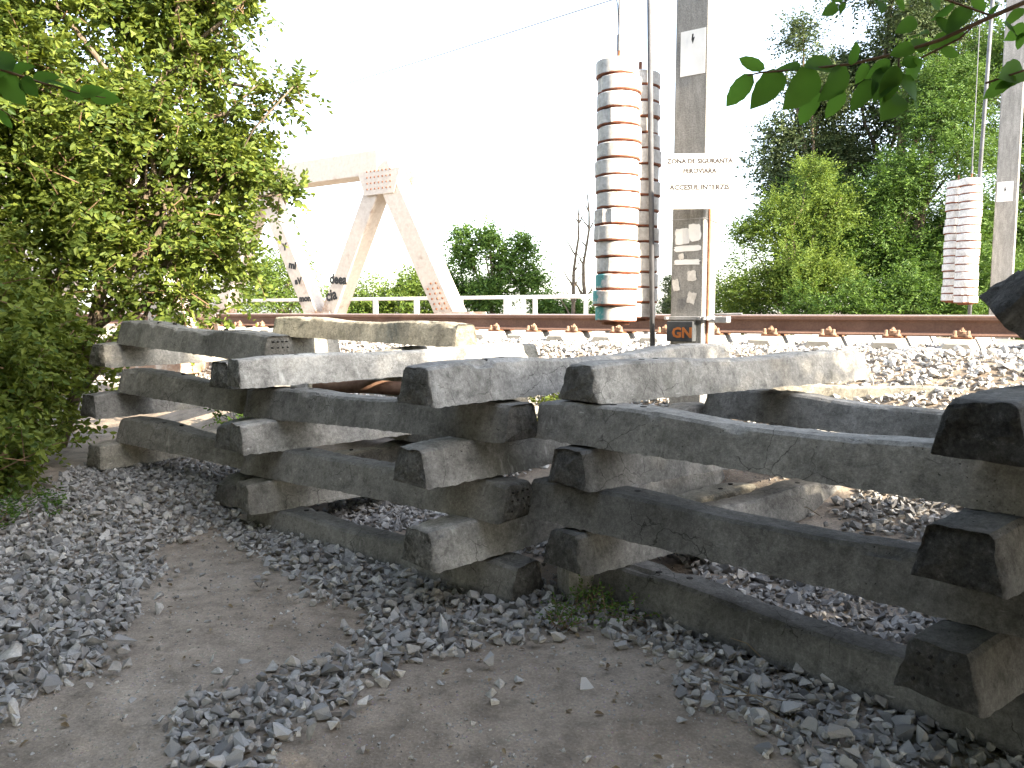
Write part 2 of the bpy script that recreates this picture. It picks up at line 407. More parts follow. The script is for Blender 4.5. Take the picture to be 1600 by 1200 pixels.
POLY = [
 [(-3.6, 4.3), (-3.5, 5.4), (-3.5, 6.9), (-2.2, 6.5), (-1.95, 5.8), (-2.0, 5.11), (-2.1, 4.62), (-1.89, 3.93), (-1.74, 3.48), (-1.71, 3.12), (-1.79, 2.85), (-1.9, 2.5), (-3.2, 2.5)],
 [(-2.26, 5.8), (-1.83, 5.75), (-0.5, 4.45), (0.09, 3.95), (0.56, 4.3), (0.46, 3.50), (0.15, 3.48), (-0.11, 3.31), (-0.43, 3.22), (-0.66, 3.48), (-1.06, 3.97), (-1.43, 4.44), (-1.76, 4.82)],
 [(0.1, 3.6), (-0.16, 3.25), (-0.41, 3.06), (-0.60, 2.85), (-0.76, 2.66), (-0.62, 2.3), (-0.75, 2.15), (-1.22, 2.2), (-1.1, 2.5), (-1.26, 2.75), (-1.2, 2.95), (-1.0, 2.9), (-0.86, 3.1), (-0.58, 3.44)],
 [(0.43, 4.1), (0.75, 4.0), (1.05, 3.4), (1.4, 2.95), (1.65, 2.7), (1.9, 2.3), (1.5, 2.1), (0.98, 2.36), (0.80, 2.62), (0.56, 2.87), (0.64, 3.05), (0.43, 3.44)],
 [(0.95, 4.5), (1.6, 4.6), (2.2, 3.8), (2.1, 3.1), (1.46, 3.4), (1.05, 3.9)],
 [(-0.4, 4.6), (0.5, 4.4), (1.2, 4.9), (1.0, 5.6), (0, 5.4)],
 [(1.9, 4.6), (2.9, 3.9), (3.4, 4.4), (2.5, 5.3)],
 [(-1.5, 5.6), (-.9, 5.0), (-.3, 5.3), (-.9, 6.2)],
 [(-1.0, 6.5), (-.2, 5.9), (.5, 6.2), (-.4, 7.0)],
]
def in_poly(x, y, poly):
    ins = np.zeros(len(x), bool); n = len(poly); j = n - 1
    for i in range(n):
        xi, yi = poly[i]; xj, yj = poly[j]
        c = ((yi > y) != (yj > y)) & (x < (xj - xi) * (y - yi) / (yj - yi + 1e-12) + xi)
        ins ^= c; j = i
    return ins
def fg_stones():
    rng = np.random.default_rng(11); Ps, Ss = [], []
    for layer, (cell, zo) in enumerate(((.039, .004), (.048, .02), (.058, .036))):
        gx, gy = np.meshgrid(np.arange(-4.2, 3.6, cell), np.arange(1.9, 7.2, cell))
        x = gx.ravel() + rng.uniform(-.5, .5, gx.size) * cell; y = gy.ravel() + rng.uniform(-.5, .5, gx.size) * cell
        jx = x + np.array([noise.noise((a * 3.1, b * 3.1, 7)) for a, b in zip(x, y)]) * .16
        jy = y + np.array([noise.noise((a * 3.1, b * 3.1, 19)) for a, b in zip(x, y)]) * .16
        if layer:                                     # upper layers keep away from the edges
            jx += rng.normal(0, .05 * layer, len(x)); jy += rng.normal(0, .05 * layer, len(x))
        m = np.zeros(len(x), bool)
        for p in POLY: m |= in_poly(jx, jy, p)
        m &= rng.uniform(0, 1, len(x)) < (.93, .8, .4)[layer]
        D = .565 * x + .825 * y
        m &= D < 5.6
        x, y = x[m], y[m]
        s = np.clip(rng.lognormal(math.log(.055), .34, len(x)), .022, .125)
        z = np.array([ground_z(a, b) for a, b in zip(x, y)]) + zo + rng.uniform(-.006, .008, len(x))
        Ps.append(np.stack([x, y, z], 1)); Ss.append(s)
    # strays on the path and inside the stacks
    n = 420; x = rng.uniform(-3.2, 3.0, n); y = rng.uniform(2.1, 6, n)
    z = np.array([ground_z(a, b) for a, b in zip(x, y)]) + .006
    Ps.append(np.stack([x, y, z], 1)); Ss.append(np.clip(rng.lognormal(math.log(.046), .42, n), .018, .11))
    return np.concatenate(Ps), np.concatenate(Ss)
SP, SS = fg_stones()
dist = np.linalg.norm(SP - np.array([0, 0, CZ]), axis=1)
inview = np.abs(SP[:, 0]) < .66 * SP[:, 1]
score = SS / dist * inview * (SP[:, 1] > 2.35)
order = np.argsort(-score); big = order[:300]; rest = np.setdiff1d(np.arange(len(SP)), big)
g = link('loose_stones', stones_mesh('loose_stones', SP[rest], SS[rest], STONE, 3))
props(g, 'grey crushed stone strewn along the path', 'gravel', kind='stuff')
SMESH = []
for k, (tv, tf) in enumerate(TEMPL):
    SMESH.append(np_mesh('stone', tv, tf, STONE1))
rs = random.Random(4)
for i in big:
    o = bpy.data.objects.new('stone', SMESH[rs.randrange(len(SMESH))]); col.objects.link(o); o.parent = GROUND
    o.location = SP[i]; o.scale = (SS[i],) * 3; o.rotation_euler = (rs.gauss(0, .5), rs.gauss(0, .5), rs.uniform(0, 6.28))
# fine grit pressed into the earth
rng = np.random.default_rng(77); n = 15000
x = rng.uniform(-3.2, 2.6, n); y = rng.uniform(2.1, 5.6, n)
dn = np.array([noise.noise((a * 2.2, b * 2.2, 31)) for a, b in zip(x, y)]); k_ = rng.uniform(-.55, .5, n) < dn; x, y = x[k_], y[k_]
P = np.stack([x, y, np.array([ground_z(a, b) for a, b in zip(x, y)]) + .001], 1)
g = link('grit', stones_mesh('grit', P, np.clip(rng.lognormal(math.log(.012), .45, len(P)), .005, .032), STONE, 8))
props(g, 'fine grey grit scattered over the earth path', 'grit', kind='stuff')
# track ballast: shoulder and slope facing the path
def ballast():
    rng = np.random.default_rng(23); Ps, Ss = [], []
    for cell, zo, keep in ((.047, .0, 1), (.056, .022, .75)):
        gs, gd = np.meshgrid(np.arange(-13, 5.5, cell), np.arange(5.45, 8.5, cell))
        s = gs.ravel() + rng.uniform(-.5, .5, gs.size) * cell; d = gd.ravel() + rng.uniform(-.5, .5, gs.size) * cell
        x = .565 * d + .825 * s; y = .825 * d - .565 * s
        m = (rng.uniform(0, 1, len(x)) < keep) & (d > 5.75 + .25 * np.sin(s * 1.3) + rng.normal(0, .12, len(x))) & (np.abs(x) < .75 * y)
        ph = np.abs((s + 2.26) / .545 - np.round((s + 2.26) / .545)) * .545; m &= ~((d > 7.28) & (ph < .165))
        x, y = x[m], y[m]
        z = np.array([ground_z(a, b) for a, b in zip(x, y)]) + zo + rng.uniform(-.008, .01, len(x))
        Ps.append(np.stack([x, y, z], 1)); Ss.append(np.clip(rng.lognormal(math.log(.062), .28, len(x)), .034, .11))
    return np.concatenate(Ps), np.concatenate(Ss)
BP, BS = ballast()
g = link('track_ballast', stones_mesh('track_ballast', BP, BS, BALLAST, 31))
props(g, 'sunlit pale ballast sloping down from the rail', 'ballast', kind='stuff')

# ------------------------------------------------------------------ railway track
prof = [(-.075, 0), (.075, 0), (.075, .012), (.03, .024), (.010, .038), (.009, .118), (.016, .132), (.036, .142), (.036, .168), (.030, .178), (.018, .182),
        (-.018, .182), (-.030, .178), (-.036, .168), (-.036, .142), (-.016, .132), (-.009, .118), (-.010, .038), (-.03, .024), (-.075, .012)]
def rail(D, label):
    e = empty('rail', tr(-12, D, RAIL_TOP - .182), TRACK_ROT); props(e, label, 'rail', 'rails of the track')
    m = MB(); ss = [-70, -30, -10, 0, 10, 20, 60]; n = len(prof)
    for s in ss: m.v += [(s, p[0], p[1]) for p in prof]
    for i in range(len(ss) - 1):
        for k in range(n): k2 = (k + 1) % n; m.f.append((i * n + k, i * n + k2, (i + 1) * n + k2, (i + 1) * n + k))
    m.build('web_and_foot', RAIL, e)
    b = MB(); tp = [(.0305, .1786), (.0178, .1842), (-.0178, .1842), (-.0305, .1786)]; n = 4
    for s in ss: b.v += [(s, p[0], p[1]) for p in tp]
    for i in range(len(ss) - 1):
        for k in range(3): b.f.append((i * n + k, i * n + k + 1, (i + 1) * n + k + 1, (i + 1) * n + k))
    b.build('running_surface', POLISH, e, True)
rail(RAIL_D, 'rusty brown rail running across the picture behind the sleeper stacks')
rail(RAIL_D + 1.51, 'far rail of the track, almost hidden behind the near rail')

def track_sleeper_mesh():
    m = MB(); xs = [-1.27, -1.25, -.95, -.6, -.3, .3, .6, .95, 1.25, 1.27]; n = 6
    for x in xs:
        t = abs(x) / 1.27; h = .17 if t > .4 else .14; e = .012 if abs(x) > 1.26 else 0
        if abs(x) > 1.24: h -= .02
        m.v += [(x, -.15 + e, 0), (x, -.13 + e, h * .55), (x, -.095 + e, h - e), (x, .095 - e, h - e), (x, .13 - e, h * .55), (x, .15 - e, 0)]
    for i in range(len(xs) - 1):
        for k in range(n): k2 = (k + 1) % n; m.f.append((i * n + k, (i + 1) * n + k, (i + 1) * n + k2, i * n + k2))
    m.f.append(tuple(range(n))); q = (len(xs) - 1) * n; m.f.append(tuple(range(q + n - 1, q - 1, -1)))
    return m.mesh('track_sleeper_body', TRKSL)
TS = track_sleeper_mesh()
CLIPM = m_simple('dusty_rusted_iron', (.22, .13, .085), (.40, .27, .19), 18, .85)
plate = MB().box((0, 0, .009), (.34, .16, .018), bev=.003).mesh('base_plate', RUST)
def clip_mesh(sgn):
    m = MB(); x = sgn * .105
    m.box((x, 0, .035), (.05, .075, .035), bev=.006)                               # clamp on the rail foot
    m.tube([(x, 0, .05), (x, 0, .098)], .011, 8)                                   # bolt
    m.lathe([(.021, .066), (.021, .084), (.014, .087)], 6, (x, 0, 0))              # nut
    pts = [(x + .030 * math.cos(a), .03 * math.sin(a), .056 + .0018 * a) for a in np.linspace(0, 9, 22)]
    m.tube(pts, .0065, 5)                                                          # spring washer
    return m.mesh('clip', CLIPM)
def screw_mesh(sgn, y):
    m = MB(); m.lathe([(.026, 0), (.026, .012), (.015, .018), (.015, .05), (.011, .055)], 8, (sgn * .148, y, .018)); return m.mesh('screw_spike', CLIPM)
CL = {s: clip_mesh(s) for s in (-1, 1)}; SCR = {(s, y): screw_mesh(s, y) for s in (-1, 1) for y in (-.05, .05)}
holes = MB()
holes.tube([(-1.2735, 0, .078), (-1.262, 0, .078)], .017, 10)
HOLES = holes.mesh('end_hole', HOLE)
SPC = .545; TSP = []
rs = random.Random(9)
S0 = -2.26
names_right = ['first', 'second', 'third', 'fourth', 'fifth', 'sixth', 'seventh', 'eighth', 'ninth']
def put_sleeper(s, label):
    e = empty('track_sleeper', tr(s, RAIL_D + .755, RAIL_TOP - .182 - .018 - .17), TRACK_ROT + R(90) + rs.uniform(-.015, .015))
    props(e, label, 'railway sleeper', 'sleepers under the track')
    link('concrete_body', TS, None, e)
    for y in (-.055, .055): h_ = link('end_hole', HOLES, None, e); h_.location = (0, y, 0)
    p = link('base_plate', plate, None, e); p.location = (-.755, 0, .17)
    for sg in (-1, 1): c = link('clip', CL[sg], None, p)
    for y in (-.05, .05): link('screw_spike', SCR[(-1, y)], None, p)
    p2 = link('base_plate', plate, None, e); p2.location = (.755, 0, .17)
k = 0
for i in range(1, 7):
    put_sleeper(S0 + SPC * i, 'pale concrete track sleeper, %s under the rail to the right of the near catenary pole' % names_right[i - 1])
for i in range(0, 8):
    put_sleeper(S0 - SPC * i, 'pale concrete track sleeper, %s under the rail to the left of the near catenary pole' % names_right[i])
for i in range(8, 20):
    put_sleeper(S0 - SPC * i, 'pale track sleeper under the far left stretch of rail, mostly hidden by the stacks')

# ------------------------------------------------------------------ stacked concrete sleepers
def sleeper_mesh(L, seed, hs=1.0, ws=1.0, broken=False):
    NS = 120; rnd = Vector((seed * 13.7, seed * 7.3, seed * 3.1)); H = .198 * hs
    V = []; F = []; endm = []; dip = (.17, .13, .09, .15)[seed % 4]
    def section(x, xr):
        t = abs(xr) / (L / 2)
        h = H * (1 - dip * (1 - sstep(.12, .56, t)) - .06 * sstep(.84, 1, t))
        wb = ws * (.128 + .015 * sstep(.2, .6, t)); wt = ws * (.080 + .016 * sstep(.2, .6, t))
        c = .014
        pts = []
        def seg(a, b, n): 
            for i in range(n): pts.append((a[0] + (b[0] - a[0]) * i / n, a[1] + (b[1] - a[1]) * i / n))
        sl = (wb - wt) / h
        seg((-wb, .004), (-wt - sl * c, h - c), 8); seg((-wt - sl * c, h - c), (-wt + c, h), 2)
        seg((-wt + c, h), (wt - c, h), 6); seg((wt - c, h), (wt + sl * c, h - c), 2)
        seg((wt + sl * c, h - c), (wb, .004), 8); seg((wb, .004), (-wb, .004), 6)
        return pts, h, wb
    xs = [-L / 2 + L * i / NS for i in range(NS + 1)]
    n = None
    for i, x in enumerate(xs):
        pts, h, wb = section(x, x); n = len(pts)
        for (y, z) in pts:
            p = Vector((x, y, z)); q = p + rnd
            d = noise.noise(q * 9) * .0014 + noise.noise(q * 34) * .0014 + noise.noise(q * 2.2) * .002
            ed = 0
            if z < .02 and abs(y) > wb * .8:                        # ragged casting edge along the bottom
                ed = noise.noise(q * 22) * .005 + noise.noise(q * 60) * .006 + .002
            ch = 0
            if z > h - .02 and abs(y) > .05:                        # chipped arrises on top
                ch = -max(0, noise.noise(q * 6) - .33) * .06 - max(0, noise.noise(q * 27) - .22) * .018
            e_ = (abs(x) - (L / 2 - .035)) / .035
            if e_ > 0:                                              # crumbled rim of the end
                ch -= e_ ** 2 * (.001 + max(0, noise.noise(q * 13) - .12) * .022 + max(0, noise.noise(q * 40)) * .008)
            o = Vector((0, y, (z - h * .5) * 1.2)).normalized()
            p += o * (d + ch); p.z -= ed + (.004 if z < .02 else 0) * 0
            if abs(x) > L / 2 - .001: p.x += 0
            V.append(p); endm.append(max(0, (abs(x) - L / 2 + .05) / .05) * .6)
    for i in range(NS):
        for k in range(n): k2 = (k + 1) % n; F.append((i * n + k, i * n + k2, (i + 1) * n + k2, (i + 1) * n + k))
    for sgn, base in ((-1, 0), (1, NS * n)):
        ring = [base + k for k in range(n)]; cen = Vector((sgn * L / 2, 0, H * .46)); prev = ring
        for sc_, dx in ((.95, .010), (.8, .014), (.55, .015), (.28, .015)):
            new = []
            for k in range(n):
                p = V[ring[k]]; q = cen + (p - cen) * sc_
                nz = noise.noise((q + rnd) * 14) * .012 + noise.noise((q + rnd) * 42) * .010
                lean = -.03 * (q.z / H) * (1 if seed % 2 else .3)
                q = Vector((sgn * (L / 2 + dx + nz + lean * sc_), q.y, q.z)); new.append(len(V)); V.append(q); endm.append(1.0)
            for k in range(n):
                k2 = (k + 1) % n
                F.append((prev[k], new[k], new[k2], prev[k2]) if sgn > 0 else (prev[k2], new[k2], new[k], prev[k]))
            prev = new
        F.append(tuple(prev) if sgn > 0 else tuple(reversed(prev)))
    if broken:
        for v in V:
            if v.x < -L / 2 + .12:
                kx = (-L / 2 + .12 - v.x) / .12; v.y *= 1 - .35 * kx; v.z *= 1 - .3 * kx * (1 + noise.noise((v + rnd) * 9))
    me = bpy.data.meshes.new('concrete_body'); me.from_pydata([tuple(v) for v in V], [], F); me.update()
    bm = bmesh.new(); bm.from_mesh(me); bmesh.ops.recalc_face_normals(bm, faces=bm.faces[:]); bm.to_mesh(me); bm.free()
    a = me.attributes.new('end', 'FLOAT', 'POINT'); a.data.foreach_set('value', endm)
    me.polygons.foreach_set('use_smooth', [True] * len(me.polygons)); me.materials.append(CONC)
    me.set_sharp_from_angle(angle=R(24))
    return me

SOCKET = MB().tube([(0, 0, -.012), (0, 0, .0022)], .016, 10).mesh('bolt_socket', HOLE)
WIRE = MB().tube([(-.012, 0, 0), (.019, 0, 0)], .0055, 6).mesh('wire_end', HOLE)
def sleeper(p0, p1, label, seed, bright=1.0, dirt=.6, warm=.3, dots=0, hs=1.0, ws=1.0, roll=0, broken=False, group='concrete sleepers stacked crosswise', name='concrete_sleeper'):
    """p0, p1: middle of the top edge at either end"""
    p0, p1 = Vector(p0), Vector(p1); a = p1 - p0; L = a.length; a.normalize()
    up = (Vector((0, 0, 1)) - a * a.z).normalized(); up.rotate(Matrix.Rotation(roll, 3, a)); y = up.cross(a)
    M = Matrix((a, y, up)).transposed().to_4x4(); M.translation = (p0 + p1) / 2 - up * .196 * hs
    e = bpy.data.objects.new(name, None); col.objects.link(e); e.matrix_world = M; e.empty_display_size = .1
    props(e, label, 'concrete sleeper', group)
    o = link('concrete_body', sleeper_mesh(L, seed, hs, ws, broken), None, e); o.color = (bright, dirt, warm, 1)
    H = .198 * hs
    for sg in (-1, 1):                                   # sockets of the rail fastening
        for dx in (-.075, .075):
            o = link('bolt_socket', SOCKET, None, e); o.location = (sg * (L / 2 - .5) + dx, dx * .25, H)
    if dots:
        for zz in (.055, .105, .145):
            for yy in (-.06, -.02, .02, .06):
                o = link('wire_end', WIRE, None, e); o.location = (dots * L / 2, yy * (1.3 - zz * 2.5), zz); o.scale = (dots, 1, 1)
    return e

NEAR_L, NEAR_M, NEAR_R = 'left-hand stack', 'middle stack', 'right-hand stack'
# left stack
sleeper((-3.12, 6.50, 1.385), (-1.60, 5.42, 1.295), 'top sleeper of the left-hand stack, dappled, wire dots on its right end', 1, .98, .35, .55, dots=1)
sleeper((-3.10, 6.42, 1.00), (-1.40, 5.53, .865), 'second lengthwise sleeper from the top in the left-hand stack', 2, .92, .5, .6)
sleeper((-3.12, 6.40, .60), (-1.42, 5.50, .47), 'lowest lengthwise sleeper of the left-hand stack above the gravel', 3, .8, .5, .6)
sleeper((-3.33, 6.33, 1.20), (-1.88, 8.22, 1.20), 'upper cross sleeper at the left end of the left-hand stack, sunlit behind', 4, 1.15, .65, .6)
sleeper((-3.38, 6.24, .80), (-1.92, 8.12, .80), 'middle cross sleeper at the bushy left end of the left-hand stack', 5, .85, .6, .2)
sleeper((-3.33, 6.20, .40), (-1.88, 8.06, .42), 'lowest cross sleeper at the left end, half sunk in gravel', 6, 1.05, .35, .8)
sleeper((-2.02, 5.42, 1.115), (-.52, 7.25, 1.16), 'upper cross sleeper squeezed beside the pale one where left and middle stacks meet', 7, 1.2, .9, .2)
sleeper((-1.98, 5.37, .69), (-.48, 7.2, .74), 'middle cross sleeper of the left-hand stack where it meets the middle stack', 8, .95, .4, .2)
sleeper((-2.06, 5.48, .275), (-.55, 7.3, .36), 'low broken cross sleeper at the foot of the joint between left and middle stacks', 9, .7, .6, .4, broken=True)
# middle stack
sleeper((-1.82, 5.13, 1.15), (.14, 6.68, 1.19), 'pale grey cross sleeper on top of the left corner of the middle stack', 10, 1.55, .8, .25)
sleeper((-1.78, 5.02, .74), (.18, 6.55, .77), 'middle cross sleeper at the left corner of the middle stack', 11, 1.15, .5, .25)
sleeper((-1.76, 5.06, .345), (.2, 6.6, .36), 'lowest cross sleeper at the left corner of the middle stack', 12, 1.0, .6, .4)
sleeper((-1.76, 5.47, .93), (.05, 3.92, 1.00), 'top lengthwise sleeper along the front of the middle stack, dark right end', 13, .72, .75, .25)
sleeper((-1.78, 5.44, .54), (.03, 3.91, .60), 'middle lengthwise sleeper along the front of the middle stack', 14, .78, .75, .3, dots=1)
sleeper((-1.80, 5.40, .14), (.08, 3.86, .20), 'bottom lengthwise sleeper of the middle stack lying on crushed stone', 15, .7, .85, .3)
sleeper((-.46, 3.72, 1.20), (1.42, 5.50, 1.235), 'top cross sleeper at the right corner of the middle stack, reaching towards the pole', 16, 1.15, .7, .1)
sleeper((-.50, 3.78, .80), (1.36, 5.52, .82), 'middle cross sleeper at the right corner of the middle stack', 17, 1.1, .8, .1)
sleeper((-.46, 3.76, .40), (1.40, 5.50, .42), 'lowest cross sleeper at the right corner of the middle stack', 18, 1.2, 1.0, .05)
sleeper((-1.85, 7.55, .93), (.04, 5.92, .92), 'rear lengthwise sleeper behind the middle stack with a lit end', 19, 1.1, .3, .5)
sleeper((-1.85, 7.55, .55), (.06, 5.95, .56), 'lower rear lengthwise sleeper behind the middle stack', 20, 1.0, .3, .5)
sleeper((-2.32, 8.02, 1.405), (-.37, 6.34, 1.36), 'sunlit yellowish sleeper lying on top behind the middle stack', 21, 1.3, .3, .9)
# right stack
sleeper((.33, 3.86, 1.20), (2.33, 5.42, 1.19), 'top cross sleeper at the left corner of the right-hand stack', 22, 1.1, .5, .25)
sleeper((.27, 3.75, .80), (2.27, 5.32, .735), 'middle cross sleeper at the left corner of the right-hand stack', 23, .72, .75, .1)
sleeper((.25, 3.72, .40), (2.25, 5.27, .36), 'lowest cross sleeper at the left corner of the right-hand stack, on a small block', 24, .72, .8, .15)
sleeper((.21, 4.10, 1.00), (2.02, 2.22, 1.00), 'top lengthwise sleeper along the front of the right-hand stack', 25, .88, .4, .3)
sleeper((.17, 4.06, .60), (1.99, 2.30, .60), 'middle lengthwise sleeper along the front of the right-hand stack', 26, .52, .5, .1)
sleeper((.44, 4.02, .20), (2.10, 2.15, .20), 'bottom lengthwise sleeper of the right-hand stack resting in the stones', 27, .5, .5, .1)
sleeper((1.38, 2.30, 1.20), (3.38, 3.80, 1.20), 'black-ended top cross sleeper at the near right corner', 28, .5, 1.0, .1)
sleeper((1.37, 2.36, .80), (3.37, 3.86, .80), 'black-ended middle cross sleeper at the near right corner', 29, .5, 1.0, .1)
sleeper((1.36, 2.42, .40), (3.36, 3.90, .40), 'lowest cross sleeper at the near right corner with wire holes in its end', 30, .52, .75, .15, dots=-1)
sleeper((1.38, 5.32, .95), (3.05, 3.50, .93), 'rear lengthwise sleeper inside the right-hand stack', 31, .9, .4, .2)
sleeper((1.02, 4.86, .27), (2.7, 6.1, .36), 'brownish sleeper lying on the ground inside the right-hand stack', 32, 1.1, .3, 1.0)
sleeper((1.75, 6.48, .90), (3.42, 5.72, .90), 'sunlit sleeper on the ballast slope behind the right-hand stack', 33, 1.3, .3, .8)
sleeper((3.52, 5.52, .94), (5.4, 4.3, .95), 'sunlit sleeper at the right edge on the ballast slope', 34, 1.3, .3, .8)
sleeper((-1.75, 6.05, .27), (-.2, 7.4, .42), 'sleeper lying on the earth inside the middle stack', 35, 1.0, .3, .7)
sleeper((1.735, 2.62, 1.60), (3.30, 2.44, .27), 'dark sleeper leaning at a slant against the near right corner', 36, .5, .85, .1, roll=R(20))
# footing block
bm_ = MB().box((0, 0, .1), (.15, .16, .22), bev=.008); o = bm_.build('footing_block', CONC)
o.location = (.33, 3.93, -.03); o.rotation_euler = (0, 0, R(20)); o.color = (1.1, 0, .4, 1)
props(o, 'small upright concrete block under the lowest cross sleeper of the right-hand stack', 'concrete block')
tb = MB(); tb.tube([(-1.7, 6.78, .80), (-1.2, 6.62, .82), (-.6, 6.42, .80), (.1, 6.2, .74)], [.055, .06, .058, .05], 9)
o = tb.build('timber_log', TIMBER, None, True); props(o, 'reddish brown timber log lying behind the middle stack', 'log')

# ------------------------------------------------------------------ lettering
def text_mesh(txt, size, mat, bold=0, ext=.0008, align='CENTER'):
    c = bpy.data.curves.new('t', 'FONT'); c.body = txt; c.size = size; c.align_x = align; c.extrude = ext; c.offset = bold; c.resolution_u = 2
    o = bpy.data.objects.new('t', c); col.objects.link(o); bpy.context.view_layer.update()
    me = bpy.data.meshes.new_from_object(o.evaluated_get(bpy.context.evaluated_depsgraph_get()))
    bpy.data.objects.remove(o); bpy.data.curves.remove(c); me.name = 'lettering'; me.materials.clear(); me.materials.append(mat); return me
def bolt_mesh(h):
    v = [(-.10, .5), (.06, .5), (.02, .14), (.2, .2), (-.02, -.5), (.03, -.02), (-.16, -.06)]
    m = MB(); m.v = [(a * h, b * h, .001) for a, b in v]; m.f = [(6, 5, 4)[::-1], (0, 6, 2, 1), (6, 5, 2), (2, 5, 4, 3)]; return m.mesh('lightning_mark', BLACK)

# ------------------------------------------------------------------ catenary poles
def pole(loc, wd, height, label):
    e = empty('catenary_pole', loc, TRACK_ROT); props(e, label, 'pole', 'concrete catenary poles')
    m = MB(); hw = wd / 2; t = .94
    c = .012
    for z, k in ((-.4, 1), (height, t)):
        a = hw * k
        m.v += [(-a + c, -a, z), (a - c, -a, z), (a, -a + c, z), (a, a - c, z), (a - c, a, z), (-a + c, a, z), (-a, a - c, z), (-a, -a + c, z)]
    m.f = [(i, (i + 1) % 8, 8 + (i + 1) % 8, 8 + i) for i in range(8)] + [tuple(range(7, -1, -1)), tuple(range(8, 16))]
    m.build('shaft', POLE, e); return e
PX, PY = 1.455, 6.36; pz = ground_z(PX, PY)
pl = pole((PX, PY, pz), .275, 8.5, 'near concrete catenary pole with white signs and torn posters'); hw = .1375
def pz_of(py): return at(1080, py, PY).z - pz
def face(o, x, z, y=-.004):                       # lay a flat piece on the pole's front face
    o.rotation_euler = (R(90), 0, 0); o.location = (x, -hw + y, z); return o
p = MB().box((0, 0, 0), (.20, .335, .002)).build('warning_plate', WHITE, pl); face(p, .012, pz_of(90), -.003)
b = link('lightning_mark', bolt_mesh(.075), None, p); b.location = (0, .1, .002)
sg = MB().box((0, 0, 0), (.50, .415, .003)).build('sign_board', WHITE, pl)
sg.rotation_euler = (R(90), 0, -TRACK_ROT - R(4)); sg.location = (.115, -hw - .075, pz_of(291))
y = .145
for txt, sz, yy in (('ZONA DE SIGURANTA', .048, .135), ('FEROVIARA', .048, .062), ('ACCESUL INTERZIS', .052, -.062)):
    t_ = link('lettering', text_mesh(txt, sz, FADED, .0022), None, sg); t_.location = (0, yy, .0018)
edge = MB().box((0, 0, 0), (.48, .006, .0012)).build('sign_stripe', m_simple('yellow_stripe', (.7, .6, .12), (.8, .7, .2), 9, .6, .05), sg); edge.location = (0, -.2, .002)
rsr = random.Random(3)
def torn(wd, h, seed):
    r = random.Random(seed); n = 22; m = MB(); m.v = [(0, 0, .0008)]
    for i in range(n):
        a = 2 * math.pi * i / n; k = 1 / max(abs(math.cos(a)), abs(math.sin(a))); k *= r.uniform(.82, 1.0)
        m.v.append((math.cos(a) * k * wd / 2, math.sin(a) * k * h / 2, .0008))
    m.f = [(0, 1 + i, 1 + (i + 1) % n) for i in range(n)]; return m.mesh('torn_poster', PAPER if seed % 2 else WHITE)
for (x, py, wd, h, rz, sd) in ((-.04, 371, .14, .13, 0, 2), (.06, 366, .11, .14, .1, 4), (.0, 390, .235, .05, .02, 6), (.0, 411, .235, .045, 0, 8), (-.05, 402, .05, .05, .3, 1), (-.09, 446, .06, .10, .2, 3), (.04, 466, .075, .095, -.25, 5), (.04, 432, .08, .09, .1, 7)):
    o = link('torn_poster', torn(wd, h, sd), None, pl); face(o, x, pz_of(py), -.0015 - .0012 * (sd % 5)); o.rotation_euler.rotate_axis('Z', rz)
st = MB().box((hw + .006, -.055, pz_of(430)), (.01, .035, 1.1)).build('conduit_strip', RUST, pl)
for py in (345,):
    m = MB(); z = pz_of(py); q = hw + .004
    m.tube([(-q, -q, z), (q, -q, z), (q, q, z - .01), (-q, q, z), (-q, -q, z)], .003, 5); m.build('binding_wire', GALV, pl)
zb = pz_of(497)
br = MB().box((0, -hw - .02, zb), (.34, .035, .03), bev=.004).box((0, hw + .02, zb), (.34, .03, .03)).box((hw + .03, 0, zb), (.03, .34, .03)).build('clamp_bracket', GALV, pl)
m = MB()
for x in (-.15, .13, .16): m.tube([(x, -hw - .06, zb - .005), (x, hw + .05, zb - .005)], .009, 6); m.lathe([(.018, -.008), (.018, .008)], 6, (x, -hw - .045, zb))
m.build('clamp_bolt', GALV, br)
arm = MB().box((.27, -.06, zb - .01), (.1, .09, .05), bev=.006).tube([(.2, -.06, zb + .03), (.42, -.06, zb + .035)], .008, 6).build('bracket_arm', GALV, pl)
jb = MB().box((-.02, -hw - .045, pz_of(517)), (.22, .075, .16), bev=.006).build('junction_box', DARKBOX, pl)
t_ = link('lettering', text_mesh('GN', .11, ORANGE, .004), None, jb); t_.rotation_euler = (R(90), 0, 0); t_.location = (.0, -hw - .0845, pz_of(526))

P2 = at(1563, 487, 12.9); z2 = ground_z(P2.x, P2.y)
pl2 = pole((P2.x, P2.y, z2), .31, 9.5, 'far concrete catenary pole at the right edge with a small lightning plate')
p = MB().box((0, 0, 0), (.22, .31, .002)).build('warning_plate', WHITE, pl2); p.rotation_euler = (R(90), 0, 0); p.location = (-.02, -.158, at(1560, 301, 12.9).z - z2)
b = link('lightning_mark', bolt_mesh(.09), None, p); b.location = (0, .03, .002)

